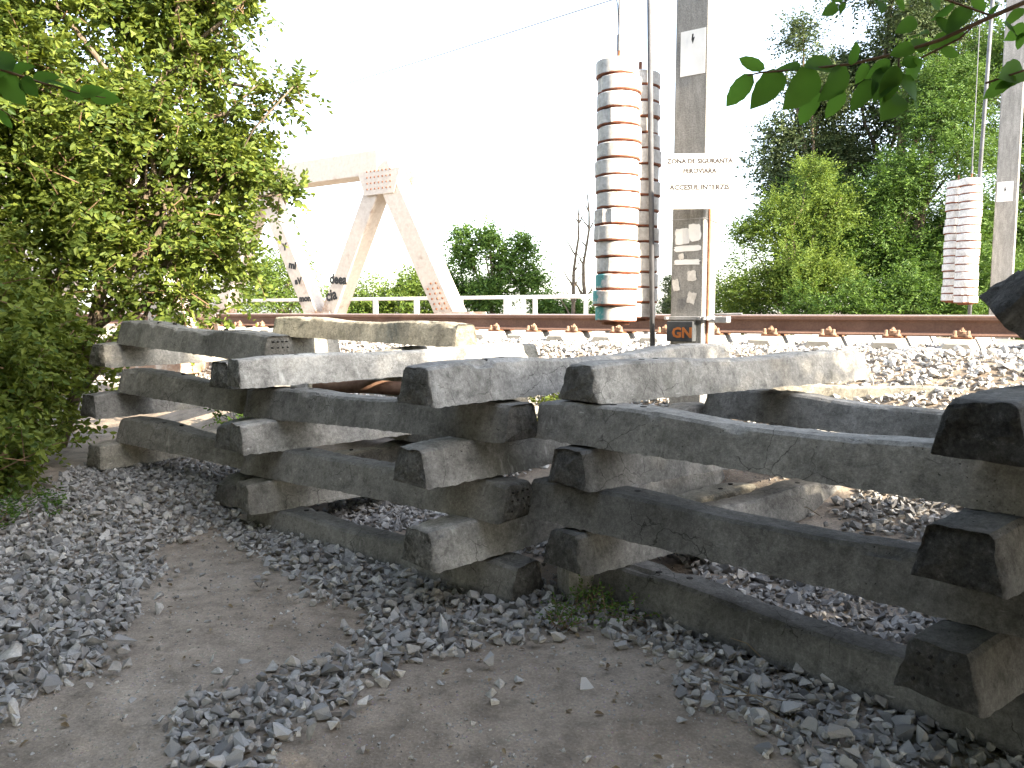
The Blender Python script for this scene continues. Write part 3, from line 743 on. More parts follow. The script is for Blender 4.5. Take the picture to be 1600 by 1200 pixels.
# ------------------------------------------------------------------ tension weights
WB = []
for k in range(4):
    m = MB(); n = 28; r = .168; pr = [(.14, 0), (.158, .0008), (r - .003, .004), (r, .009), (r, .111), (r - .003, .116), (.158, .1205), (.14, .1222)]
    m.lathe(pr, n)
    rr = random.Random(k)
    vv = []
    for (x, y, z) in m.v:
        a = math.atan2(y, x); q = 1 + .012 * noise.noise((x * 9 + k * 5, y * 9, z * 5))
        if abs(a - .4 * k) < .10: q *= .93
        vv.append((x * q, y * q, z))
    m.v = vv; WB.append(m.mesh('weight_block', WEIGHT))
    me = WB[-1]; me.polygons.foreach_set('use_smooth', [True] * len(me.polygons)); me.set_sharp_from_angle(angle=R(18))
def stack(x, y, zb, n, pitch, top, label, seed, wire_to=9.0, sc_=1.0, spray=False):
    e = empty('tension_weight_stack', (x, y, zb)); props(e, label, 'counterweight', 'hanging tension weights')
    r = random.Random(seed)
    for i in range(n):
        o = link('weight_block', WB[r.randrange(4)], None, e)
        o.location = (r.uniform(-.013, .013), r.uniform(-.008, .008), i * pitch); k = r.uniform(.955, 1.03) * sc_
        o.scale = (k, k, pitch / .1225); o.rotation_euler = (r.gauss(0, .008), r.gauss(0, .008), r.uniform(0, 6.28))
        o.color = (r.uniform(.0, 1), 0, 0, 1)
        if spray and i < 3: o.rotation_euler = (0, 0, 0); o.color[1] = 1
    h = n * pitch
    m = MB(); m.tube([(0, 0, -.03), (0, 0, h + .10)], .014, 8); m.lathe([(.11, -.022), (.11, -.001)], 12, (0, 0, 0)); m.build('hanger_rod', RUST, e)
    if top:
        m = MB(); m.tube([(0, 0, h + .08), (0, 0, h + .2)], .016, 8); m.tube([(.0, 0, h + .2), (.0, 0, wire_to)], .008, 6)
        m.tube([(0, .01, h + .2), (-.012, .012, h + .42), (-.03, .012, h + .50)], .004, 5); m.build('suspension_wire', DULL, e)
    return e
wp = at(962, 503, 6.2)
stack(wp.x, 6.2, wp.z, 16, .1235, True, 'nearer column of white rust-streaked weights hanging left of the near pole', 1, spray=True)
wp2 = at(995, 497, 6.62)
stack(wp2.x, 6.62, wp2.z, 16, .1235, False, 'rear column of white weights half hidden behind the nearer one', 2)
wp3 = at(1508, 474, 12.8); stack(wp3.x, 12.8, wp3.z, 16, .1235, True, 'front column of the small distant weights beside the far pole', 3, 10)
wp4 = at(1488, 471, 13.25); stack(wp4.x, 13.25, wp4.z, 16, .1235, False, 'left rear column of the small distant weights beside the far pole', 4, 10)
def rod(a, b, r, label):
    m = MB(); c = Vector(a); m.tube([(0, 0, 0), Vector(b) - c], r, 8); o = m.build('guide_rod', DULL, None, True); o.location = c
    props(o, label, 'guide rod'); return o
ra = at(1022, 500, 6.42)
rod((ra.x, 6.42, ra.z - .6), at(1011, -500, 6.42), .021, 'long steel guide rod beside the near weights')
ra = at(1524, 300, 12.95); rod((ra.x, 12.95, 1.0), (ra.x + .18, 12.95, 9.5), .03, 'steel guide rod beside the distant weights')
m = MB(); a, b = at(300, 205, 30), at(1300, -110, 18); m.tube([a, (a + b) / 2 + Vector((0, 0, -.05)), b], .014, 5)
o = m.build('overhead_wire', DULL); props(o, 'thin overhead wire crossing the white sky', 'wire')

# ------------------------------------------------------------------ truss bridge
def member(m, a, b, wd, dp):
    a, b = Vector(a), Vector(b); t = (b - a); L = t.length; t.normalize(); y = Vector((0, 1, 0)); x2 = y.cross(t).normalized()
    M = Matrix((t, y, x2)).transposed().to_4x4()
    m.box((a + b) / 2, (L, dp, wd), M, bev=.01)
def truss(D, label, s_end=-8.87):
    e = empty('bridge_truss', tr(0, D, 0), TRACK_ROT); props(e, label, 'bridge truss', 'trusses of the railway bridge')
    zb, zt = .95, 4.22; pan = 1.80; n = 9
    nodes = [(s_end - pan * i, zb if i % 2 == 0 else zt) for i in range(n)]
    m = MB(); member(m, (nodes[0][0] + .25, 0, zb - .1), (nodes[-1][0], 0, zb - .1), .4, .42); m.build('bottom_chord', STEEL, e)
    m = MB(); member(m, (nodes[1][0] - .05, 0, zt + .06), (nodes[-1][0] - .3, 0, zt + .06), .46, .44); m.build('top_chord', STEEL, e)
    first = None
    for i in range(n - 1):
        m = MB(); a, b = nodes[i], nodes[i + 1]; member(m, (a[0], 0, a[1]), (b[0], 0, b[1]), .42 if i == 0 else .36, .40 if i == 0 else .34)
        o = m.build('end_post' if i == 0 else 'diagonal', STEEL, e)
        if i == 1: first = o
        if i == 0: post = o
    for i, (s, z) in enumerate(nodes):
        g = MB(); hgt = .55 if i % 2 else .5
        for y in (-.225, .225):
            g.v += [(s - .55, y - .006, z - .1), (s + .55, y - .006, z - .1), (s + .38, y - .006, z + (-hgt if i % 2 else hgt)), (s - .38, y - .006, z + (-hgt if i % 2 else hgt)),
                    (s - .55, y + .006, z - .1), (s + .55, y + .006, z - .1), (s + .38, y + .006, z + (-hgt if i % 2 else hgt)), (s - .38, y + .006, z + (-hgt if i % 2 else hgt))]
            k = len(g.v) - 8; g.f += [(k, k + 1, k + 2, k + 3), (k + 4, k + 7, k + 6, k + 5)] + [(k + j, k + 4 + j, k + 4 + (j + 1) % 4, k + (j + 1) % 4) for j in range(4)]
        go = g.build('gusset_plate', STEEL, e); rv = MB()
        for a in range(-4, 5):
            for b_ in range(1, 5):
                zz = z + (-1 if i % 2 else 1) * b_ * .11
                if abs(a) * .1 < .42 - b_ * .02: rv.lathe([(.02, 0), (.016, .010), (.006, .014)], 7, (0, 0, 0)); 
                else: continue
                for q in range(len(rv.v) - 21, len(rv.v)):
                    x_, y_, z_ = rv.v[q]; rv.v[q] = (s + a * .1 + x_, -.231 - z_, zz + y_)
        if rv.v: rv.build('rivets', RUST, go)['kind'] = 'stuff'
    # rivets along the lower end of the end post, on both visible faces
    return e, first, post, nodes
e_far, diag, post, nodes = truss(RAIL_D + 3.5, 'cream steel bridge truss with graffiti beyond the rail')
truss(RAIL_D - 1.75, 'nearer bridge truss hidden behind the leafy bush at left', -9.4)
# rivet rows and graffiti on the far truss
def along(i, t, y, off=0):
    a, b = nodes[i], nodes[i + 1]; d = Vector((b[0] - a[0], 0, b[1] - a[1])).normalized(); nrm = Vector((d.z, 0, -d.x))
    return Vector((a[0], y, a[1])) + (Vector((b[0], y, b[1])) - Vector((a[0], y, a[1]))) * t + nrm * off, d
for (i, t, txt, size, y, mt, off) in ((1, .325, 'deea', .25, -.176, BLACK, .0), (1, .225, 'cia', .32, -.176, BLACK, 0), (2, .55, 'Y', .2, -.176, BLACK, 0), (2, .43, 'ml', .22, -.176, BLACK, 0), (2, .33, 'aV', .2, -.176, BLACK, 0), (2, .22, 'mon', .18, -.176, BLACK, 0)):
    if i == 1: t = 1 - t
    p_, d = along(i, t, y, off); o = link('graffiti', text_mesh(txt, size, mt, .012), None, e_far)
    o.location = p_; o.rotation_euler = (R(90), rs.uniform(-.22, .22), 0); o.scale = (rs.uniform(.85, 1.1), rs.uniform(.9, 1.3), 1)
rv = MB()
for k in range(8):
    for c_ in range(3):
        p_, d = along(0, .10 + k * .028 + .014 * (c_ % 2), -.203, (c_ - 1) * .11)
        rv.lathe([(.024, 0), (.019, .012), (.008, .016)], 7)
        for q in range(len(rv.v) - 21, len(rv.v)): x_, y_, z_ = rv.v[q]; rv.v[q] = (p_.x + x_, p_.y - z_, p_.z + y_)
rv.build('rivets', RUST, post)['kind'] = 'stuff'
# steel railing beyond the bridge
hr = empty('white_railing', tr(0, RAIL_D + 4.5, 0), TRACK_ROT); props(hr, 'low white railing beyond the rail between truss and weights', 'railing')
MB().box((-12.2, 0, 1.72), (13.6, .05, .07), bev=.006).build('top_rail', RAILW, hr)
MB().box((-12.2, 0, 1.30), (13.6, .03, .04)).build('middle_rail', RAILW, hr)
for px, wd in ((480, .09), (588, .11), (652, .11), (720, .1), (793, .14), (818, .07), (836, .07), (915, .06), (945, .07)):
    r = (px - 800) / FPX; DD = RAIL_D + 4.5; s = (r * .825 * DD - .565 * DD) / (.825 + .565 * r)
    MB().box((s, 0, 1.1), (wd, .06, 1.24)).build('post', RAILW, hr)

# ------------------------------------------------------------------ foliage
def leaf_arrays(P, D, N, L, W, fold=.22, curl=.12, plain=False):
    D = D / np.linalg.norm(D, axis=1, keepdims=True); S = np.cross(N, D); S /= (np.linalg.norm(S, axis=1, keepdims=True) + 1e-9); N = np.cross(D, S)
    L = L[:, None]; W = W[:, None]
    b = P; t = P + D * L - N * L * curl
    if plain:                                          # small or far leaves: a folded lozenge
        l0 = P + D * L * .45 + S * W * .55 + N * W * fold; r0 = P + D * L * .45 - S * W * .55 + N * W * fold
        V = np.stack([b, r0, t, l0], 1).reshape(-1, 3); return V, (np.arange(len(P)) * 4)[:, None] + np.array([[0, 1, 2, 3]])
    l1 = P + D * L * .32 + S * W * .5 + N * W * fold; l2 = P + D * L * .68 + S * W * .40 + N * W * fold * .6 - N * L * curl * .4
    r1 = P + D * L * .32 - S * W * .5 + N * W * fold; r2 = P + D * L * .68 - S * W * .40 + N * W * fold * .6 - N * L * curl * .4
    V = np.stack([b, l1, l2, t, r2, r1], 1).reshape(-1, 3); n = len(P); o = (np.arange(n) * 6)[:, None]
    F = np.concatenate([o + np.array([[0, 3, 2, 1]]), o + np.array([[0, 5, 4, 3]])], 0)
    return V, F
def clumps(blobs, rng, k=16):
    out = []
    for b in blobs:
        rz = b[4] if len(b) > 4 else b[3]
        if b[3] < .35: out.append(b); continue
        for i in range(k):
            d = rng.normal(0, 1, 3); d /= np.linalg.norm(d); u = .15 + .68 * rng.uniform()
            f = rng.uniform(.32, .50); out.append((b[0] + d[0] * b[3] * u, b[1] + d[1] * b[3] * u, b[2] + d[2] * rz * u, b[3] * f, rz * f * .8))
    return out
def twigs(rng, blobs, n_twig, tlen, lpt, leaf, aspect=.5, up=.35, shell=.35, droop=.25, spread=.8):
    B = np.array([b[:3] for b in blobs]); Rr = np.array([(b[3], b[3], b[4] if len(b) > 4 else b[3]) for b in blobs])
    wgt = np.maximum(Rr[:, 0] ** 1.3 * Rr[:, 2] ** .9, .05 * (Rr[:, 0] ** 1.3 * Rr[:, 2] ** .9).max() ** .5); k = rng.choice(len(blobs), n_twig, p=wgt / wgt.sum())
    d = rng.normal(0, 1, (n_twig, 3)); d /= np.linalg.norm(d, axis=1, keepdims=True)
    rad = (shell ** 3 + (1 - shell ** 3) * rng.uniform(0, 1, n_twig)) ** (1 / 3)
    lump = .82 + .3 * np.array([noise.noise(Vector(d[i] * 2.3) + Vector((float(k[i]) * 3.3, 0, 0))) for i in range(n_twig)])
    start = B[k] + d * Rr[k] * (rad * lump)[:, None]
    td = d * .55 + rng.normal(0, .5, (n_twig, 3)) + np.array([0, 0, up]); td /= np.linalg.norm(td, axis=1, keepdims=True)
    tl = tlen * rng.uniform(.55, 1.3, n_twig)
    side = np.cross(td, np.array([0, 0, 1.0]) + rng.normal(0, .35, (n_twig, 3))); side /= np.linalg.norm(side, axis=1, keepdims=True) + 1e-9
    Ps, Ds, Ns, Ls = [], [], [], []
    for j in range(lpt):
        u = (j + .6) / lpt; sgn = 1 if j % 2 else -1
        p = start + td * (tl * u)[:, None] - np.array([0, 0, 1.0]) * (tl * droop * u * u)[:, None]
        dd = td * (.45 + .5 * (j == lpt - 1)) + side * sgn * spread * (0.2 if j == lpt - 1 else 1) + rng.normal(0, .22, (n_twig, 3)) - np.array([0, 0, .15])
        nn = np.cross(side, td); nn *= np.sign(nn[:, 2:3] + 1e-6); nn = nn * .55 + d * .55 + rng.normal(0, .45, (n_twig, 3))
        Ps.append(p); Ds.append(dd); Ns.append(nn); Ls.append(leaf * rng.uniform(.6, 1.2, n_twig) * (1.05 - .35 * abs(u - .5)))
    P, D, N, L = map(np.concatenate, (Ps, Ds, Ns, Ls))
    return P, D, N, L, L * aspect * rng.uniform(.85, 1.15, len(L)), (start, td, tl)
def twig_stems(st, droop, r, keep, rng):
    start, td, tl = st; ix = rng.choice(len(start), min(keep, len(start)), replace=False); n = len(ix); S, T, L = start[ix], td[ix], tl[ix][:, None]
    a = S - T * L * .5; b = S + T * L * .5 - np.array([0, 0, 1]) * L * droop * .25; c = S + T * L - np.array([0, 0, 1]) * L * droop
    x = np.cross(T, np.array([.3, .2, .9])); x /= np.linalg.norm(x, axis=1, keepdims=True); y = np.cross(T, x); V = []
    for p, q in ((a, r), (b, r * .8), (c, r * .35)):
        for g in (0, 2.094, 4.189): V.append(p + (x * math.cos(g) + y * math.sin(g)) * q)
    V = np.stack(V, 1).reshape(-1, 3); o = (np.arange(n) * 9)[:, None]; F = []
    for i in (0, 3):
        for k in range(3): F.append(o + np.array([[i + k, i + (k + 1) % 3, i + 3 + (k + 1) % 3, i + 3 + k]]))
    return V, np.concatenate(F)
def limb(m, a, b, r0, r1, seed, n=7, wob=.12):
    a, b = Vector(a), Vector(b); L = (b - a).length; pts = []; rd = []
    for i in range(n + 1):
        t = i / n; p = a.lerp(b, t); 
        if 0 < i: p += Vector((noise.noise((seed, t * 3, 0)), noise.noise((seed, t * 3, 9)), 0)) * L * wob * t ** .5
        pts.append(p); rd.append(r0 + (r1 - r0) * t)
    m.tube(pts, rd, 7); return pts
def tree(name, label, cat, group, base, blobs, mat, n_twig, tlen, lpt, leaf, seed, aspect=.5, trunk_r=.08, stems=0, singles=0, kind_leaf='leaf', **kw):
    e = empty(name, base); props(e, label, cat, group); rng = np.random.default_rng(seed); b0 = Vector(base)
    m = MB(); top = max(b[2] for b in blobs); cen = Vector(np.mean([b[:3] for b in blobs], axis=0))
    tk = limb(m, (0, 0, -.15), (cen.x - b0.x, cen.y - b0.y, (top + cen.z) / 2 - b0.z), trunk_r, trunk_r * .3, seed); m.build('trunk', BARK, e, True)
    for i, bl in enumerate(blobs):
        m = MB(); k = min(len(tk) - 1, 1 + i % (len(tk) - 2)); tip = Vector(bl[:3]) - b0
        limb(m, tk[k], tip + Vector((0, 0, bl[3] * .3)), trunk_r * .5, trunk_r * .1, seed + i * 3.7); m.build('branch', BARK, e, True)
    if name not in ('roadside_elm', 'canopy_elm'): blobs = clumps(blobs, rng)
    P, D, N, L, W, st = twigs(rng, blobs, n_twig, tlen, lpt, leaf, aspect, **kw)
    P = P - np.array(base)
    if singles:                                        # the leaves that show largest are pieces of their own
        world = P + np.array(base); sc2 = L / np.linalg.norm(world - np.array([0, 0, CZ]), axis=1)
        scr = np.abs(world[:, 0]) < .66 * world[:, 1]
        ix = np.argsort(-(sc2 * scr))[:singles]; keep = np.ones(len(P), bool); keep[ix] = False
        for i in ix:
            d = Vector(D[i]).normalized(); s = Vector(N[i]).cross(d).normalized(); nn = d.cross(s)
            o = bpy.data.objects.new('leaf', LEAF_PIECE); col.objects.link(o); o.parent = e
            M = Matrix((d, s, nn)).transposed().to_4x4(); M.translation = Vector(P[i]); o.matrix_local = M @ Matrix.Diagonal((L[i], W[i], L[i], 1))
        P, D, N, L, W = P[keep], D[keep], N[keep], L[keep], W[keep]
    V, F = leaf_arrays(P, D, N, L, W, plain=not singles)
    o = link('crown', np_mesh('crown', V, F, mat), None, e); o['kind'] = 'stuff'
    if stems:
        start, td, tl = st; V, F = twig_stems((start - np.array(base), td, tl), kw.get('droop', .25), .0035 + leaf * .02, stems, rng)
        o = link('twigs', np_mesh('twigs', V, F, TWIG), None, e); o['kind'] = 'stuff'
    return e
v_, f_ = leaf_arrays(np.zeros((1, 3)), np.array([[1., 0, 0]]), np.array([[0., 0, 1]]), np.ones(1), np.ones(1), .12, .12)
LEAF_PIECE = np_mesh('leaf', v_, f_, LEAF_ONE)

# big bush at left
tree('leafy_elm_bush', 'tall sunlit elm bush overhanging the left end of the stacks', 'bush', None, (-4.3, 7.3, ground_z(-4.3, 7.3)),
     [(-3.65, 7.5, 2.1, .95), (-3.35, 7.7, 3.1, .85), (-4.4, 7.2, 3.4, 1.35), (-3.6, 7.8, 4.3, 1.0), (-4.6, 6.9, 4.9, 1.4), (-3.4, 8.0, 5.4, 1.0), (-5.2, 7.2, 2.2, 1.2), (-2.62, 7.8, 3.42, .28, .16), (-2.3, 7.8, 3.55, .2, .09), (-2.55, 7.8, 2.72, .32, .18), (-3.25, 7.6, 1.7, .7), (-4.2, 6.9, 1.4, .8), (-2.85, 7.8, 2.3, .5), (-2.8, 7.9, 2.95, .45), (-2.75, 7.8, 3.3, .14), (-2.55, 7.8, 3.36, .13), (-2.38, 7.8, 3.42, .11), (-2.2, 7.8, 3.5, .10), (-2.05, 7.8, 3.57, .07), (-2.5, 7.8, 2.62, .14), (-2.3, 7.8, 2.58, .11), (-2.15, 7.8, 2.55, .08), (-2.6, 7.9, 4.4, .16), (-2.45, 7.9, 4.5, .12), (-3.0, 7.9, 4.5, .75), (-3.0, 7.9, 3.8, .6), (-3.9, 7.4, 2.8, .9), (-2.75, 7.9, 2.95, .38), (-4.9, 6.6, 3.4, 1.0)],
     LEAF_BUSH, 9500, .28, 11, .075, 101, .56, .065, stems=1500, singles=120)
tree('shaded_bush', 'dark shaded bush at the left edge beside the gravel', 'bush', None, (-4.1, 5.7, ground_z(-4.1, 5.7)),
     [(-4.05, 5.75, .75, .55), (-3.85, 5.2, .36, .42, .34), (-4.35, 5.5, 1.5, .75), (-4.3, 6.2, 1.75, .6), (-4.6, 5.2, 2.3, .85), (-4.5, 4.9, .7, .65), (-4.6, 6.2, 2.6, .75), (-4.1, 6.5, .7, .55), (-3.72, 5.62, .4, .45, .4), (-4.0, 6.0, 1.2, .55), (-4.3, 7.0, .9, .7)],
     LEAF_BUSH, 4200, .30, 10, .068, 102, .56, .06, stems=700, singles=80)
# right-hand thicket beyond the track
tree('tall_dusty_tree', 'tall sparse grey-green tree behind the thicket right of the near pole', 'tree', 'trees beyond the track', (7.6, 20, .4),
     [(7.3, 20, 4.0, 1.3), (7.0, 20, 5.6, 1.1), (7.3, 20, 7.0, .95), (7.2, 20.2, 8.3, .7), (8.1, 20.4, 5.2, 1.1), (7.9, 20.4, 6.6, .9), (6.8, 20.2, 4.7, .8), (8.3, 20.4, 3.6, 1.2)], LEAF_DARK, 4600, .5, 9, .10, 110, .5, .14, shell=.2)
tree('brownish_tall_tree', 'tall olive-brown tree behind, reaching the top edge above the dark branch', 'tree', 'trees beyond the track', (10, 20, .4),
     [(9.6, 20, 8.3, 1.5), (9.9, 20, 6.4, 1.3), (10.9, 20.5, 9.3, 1.6), (9.2, 20.3, 9.9, 1.2), (11.6, 20.5, 7.2, 1.5), (9.9, 21, 4.4, 1.3), (8.7, 21, 5.6, 1.4), (8.8, 21, 7.3, 1.2)], LEAF_DARK, 8000, .5, 9, .105, 111, .5, .2, shell=.2)
tree('feathery_shrub', 'bright yellow-green shrub right behind the sign board', 'shrub', 'shrubs beyond the track', (6.0, 16.3, .4),
     [(5.6, 16.2, 2.1, .95), (5.5, 16.4, 3.2, .75), (6.5, 16.3, 3.5, .85), (6.3, 16.2, 2.0, 1.0), (4.75, 16.6, 1.7, .75), (6.2, 16.4, 4.25, .5), (4.9, 16.6, 2.9, .55)], LEAF_YEL, 3400, .42, 11, .075, 112, .42, .07, up=.7)
tree('acacia_tree', 'deep green feathery tree in the middle of the right thicket', 'tree', 'trees beyond the track', (8.6, 16.8, .4),
     [(8.4, 16.6, 2.2, 1.2), (8.1, 16.8, 4.0, 1.1), (9.2, 16.6, 5.0, 1.2), (9.4, 16.5, 3.2, 1.2), (7.5, 16.9, 2.7, .9), (8.9, 17.0, 6.2, .9), (7.6, 16.6, 1.4, .8)], LEAF_ACACIA, 6200, .5, 13, .085, 113, .36, .12, droop=.4)
tree('acacia_tree', 'tall green tree standing behind the far catenary pole', 'tree', 'trees beyond the track', (11.2, 17.4, .4),
     [(10.8, 17.2, 3.0, 1.5), (11.3, 17.4, 5.2, 1.5), (10.6, 17.3, 6.8, 1.2), (12.3, 17.4, 7.2, 1.5), (12.2, 17.0, 4.2, 1.5), (10.2, 17.0, 1.6, 1.1), (11.8, 17.0, 1.8, 1.2)], LEAF_ACACIA, 6800, .5, 13, .09, 114, .38, .15, droop=.4)
tree('thicket_bush', 'low bush just above the rail left of the distant weights', 'shrub', 'shrubs beyond the track', (7.2, 15.2, .5),
     [(6.6, 15.2, 1.5, .7), (7.5, 15.3, 1.7, .8), (8.3, 15.0, 1.5, .75), (9.3, 15.2, 1.7, .8), (5.7, 15.4, 1.4, .6)], LEAF_ACACIA, 2600, .4, 12, .075, 115, .4, .05)
tree('thicket_bush', 'dense green bush filling the gap behind the yellow-green shrub', 'shrub', 'shrubs beyond the track', (6.8, 18, .4),
     [(5.7, 18, 1.7, 1.0), (6.6, 18, 2.5, 1.2), (7.6, 18, 2.7, 1.3), (5.2, 18.2, 1.3, .8), (9.0, 18.5, 2.6, 1.4), (6.9, 18.3, 4.0, 1.0), (10.2, 18.5, 3.0, 1.4)], LEAF_ACACIA, 3800, .5, 12, .095, 116, .42, .07)
# trees seen between truss and weights
tree('round_tree', 'round green tree behind the white railing between truss and weights', 'tree', 'trees beyond the track', (-.6, 29, .3),
     [(-2.1, 29, 2.1, .95), (-1.65, 29, 3.3, .75), (-.9, 29, 4.0, .6), (-.25, 29.2, 3.2, .85), (.45, 29, 3.8, .45), (.6, 29, 2.5, .75), (-.8, 29, 2.0, 1.1), (-1.9, 29.2, 4.1, .4)], LEAF_ACACIA, 2600, .6, 9, .13, 120, .55, .12)
tree('hedge_bush', 'green hedge bush behind the railing between the two truss posts', 'shrub', 'shrubs beyond the track', (-4.2, 28, .3),
     [(-4.8, 28, 1.6, .95), (-3.7, 28, 2.0, .95), (-2.8, 28.2, 1.5, .8), (-5.6, 28, 1.4, .8)], LEAF_YEL, 1900, .55, 9, .12, 121, .55, .08)
tree('small_bush', 'small bush behind the railing just left of the bare saplings', 'shrub', 'shrubs beyond the track', (1.5, 28, .3),
     [(1.2, 28, 1.6, .7), (1.9, 28, 1.3, .7), (2.7, 28.5, 1.1, .7), (3.4, 28.5, 1.0, .7)], LEAF_ACACIA, 1100, .5, 9, .12, 122, .55, .06)
tree('cypress_bush', 'dark upright bush seen between the weights and the near pole', 'shrub', 'shrubs beyond the track', (5.4, 26, .3),
     [(5.3, 26, 1.4, .6), (5.35, 26, 2.2, .4), (5.8, 26, 1.6, .6)], LEAF_DARK, 900, .4, 9, .1, 123, .4, .06, up=.9)
tree('pale_willow', 'pale yellow-green tree behind the left part of the truss', 'tree', 'trees beyond the track', (-9.5, 32, .3),
     [(-9.6, 32, 2.6, 1.5), (-8.4, 32, 1.9, 1.2), (-10.8, 32, 2.9, 1.6), (-7.4, 32.5, 1.5, 1.0), (-8.8, 32.4, 3.4, .8)], LEAF_YEL, 2200, .8, 9, .14, 124, .4, .14, droop=.7)
# bare saplings
def bare(base, h, seed, label):
    e = empty('bare_sapling', base); props(e, label, 'sapling', 'bare saplings'); r = random.Random(seed); m = MB()
    pts = limb(m, (0, 0, -.2), (r.uniform(-.2, .2), 0, h), .085, .022, seed, 9, .05); m.build('trunk', BARK, e, True)
    for i in range(11):
        k = r.randrange(2, 9); m = MB(); p = pts[k]; a = r.choice((-1, 1)); L = r.uniform(.4, 1.1) * (1 - k * .05)
        limb(m, p, p + Vector((a * L * .55, r.uniform(-.3, .3), L * .9)), .03, .009, seed + i, 5, .1); m.build('branch', BARK, e)
bare((1.88, 25, .4), 4.3, 2, 'left bare sapling beside the column of weights'); bare((2.3, 25, .4), 4.7, 5, 'right bare sapling beside the column of weights')

# trees on the camera's side that shade the path (right of and behind the photographer)
def sq(t, q, z): return (SUN_AZ.x * t - SUN_AZ.y * q, SUN_AZ.y * t + SUN_AZ.x * q, z)
def shade(label, q, t, zs, r, seed, n):
    tree('roadside_elm', label, 'tree', 'elms shading the path', sq(t, q, 0), [sq(t + (i % 3 - 1) * .7, q + (-.55 if i % 2 else .5), z) + (r,) for i, z in enumerate(zs)], LEAF_BUSH, n, .5, 9, .13, seed, .58, .16, shell=.0)
tree('roadside_elm', 'elm right of the camera, farthest along, edging the shade', 'tree', 'elms shading the path', sq(8.2, 3.6, 0),
     [sq(8.2 + (i % 3 - 1) * .6, q, z) + (r,) for i, (q, z, r) in enumerate(((4.95, 1.6, .8), (4.9, 3.0, .85), (4.85, 4.3, .85), (4.7, 5.5, .8), (4.0, 6.6, .9), (3.55, 7.7, .85), (2.9, 8.1, 1.0), (3.6, 5.0, 1.2), (3.2, 3.5, 1.3), (3.4, 2.0, 1.2), (2.6, 6.5, 1.2), (2.6, 4.6, 1.1), (2.5, 3.1, 1.1), (2.3, 5.5, 1.0)))],
     LEAF_BUSH, 5000, .5, 9, .13, 201, .58, .16, shell=.0)
shade('elm right of the camera, in the middle of the row', 1.9, 9.0, (1.4, 2.8, 4.0, 5.2, 6.4, 7.7, 9.0), 1.3, 202, 3000)
shade('elm right of the camera, nearest the path', .1, 8.4, (1.6, 3.0, 4.4, 5.8, 7.2, 8.0), 1.45, 203, 3000)
shade('elm behind the camera', -2.2, 8.8, (2.0, 3.4, 4.8, 6.4, 7.8), 1.5, 204, 2400)

# unseen crowns over and behind the photographer, added to cut sky light on the path
def canopy(label, base, blobs, seed, n, leaf=.17):
    tree('canopy_elm', label, 'tree', 'unseen elms dimming the path from above', base, blobs, LEAF_BUSH, n, .6, 8, leaf, seed, .62, .14, shell=.0)
canopy('elm arching over the photographer from the left', (-5.2, .2, 0), [(-1.6, -.6, 4.3, 1.5), (-3.6, .2, 4.2, 1.6), (-5.0, 0, 3.8, 1.6), (-2.8, -1.8, 4.4, 1.8), (-1.6, -2.4, 3.2, 1.5)], 211, 2400)
canopy('elm arching over the photographer from the right', (4.4, -1.8, 0), [(.4, -.6, 4.4, 1.5), (2.3, -.8, 4.2, 1.6), (-.4, -2.2, 4.4, 1.7), (2.0, -2.6, 3.6, 1.8), (3.6, .0, 3.4, 1.4), (3.0, .7, 4.4, 1.1)], 212, 2400)
canopy('bushy elm behind the photographer', (-.5, -5.2, 0), [(-1, -5, 2.2, 1.7), (1.2, -5.4, 2.6, 1.7), (-3, -4.6, 2.4, 1.7), (0, -5, 4.6, 1.9), (-5.4, -2.6, 2.4, 1.8), (3.4, -5.2, 2.6, 1.8)], 213, 2600)
canopy('bushes along the left side of the path beside the photographer', (-6, 2.6, 0), [(-5.6, 3.4, 1.4, 1.4), (-5.8, 3.2, 3.2, 1.5), (-5.6, 1.0, 1.6, 1.5), (-5.9, 1.0, 3.2, 1.5), (-5.6, -1, 1.8, 1.5), (-5.4, 4.6, 4.5, 1.3), (-4.7, 3.6, 5.0, 1.2), (-6.2, 5.6, 2.4, 1.6), (-6.2, 5.4, 4.4, 1.5)], 214, 3200)
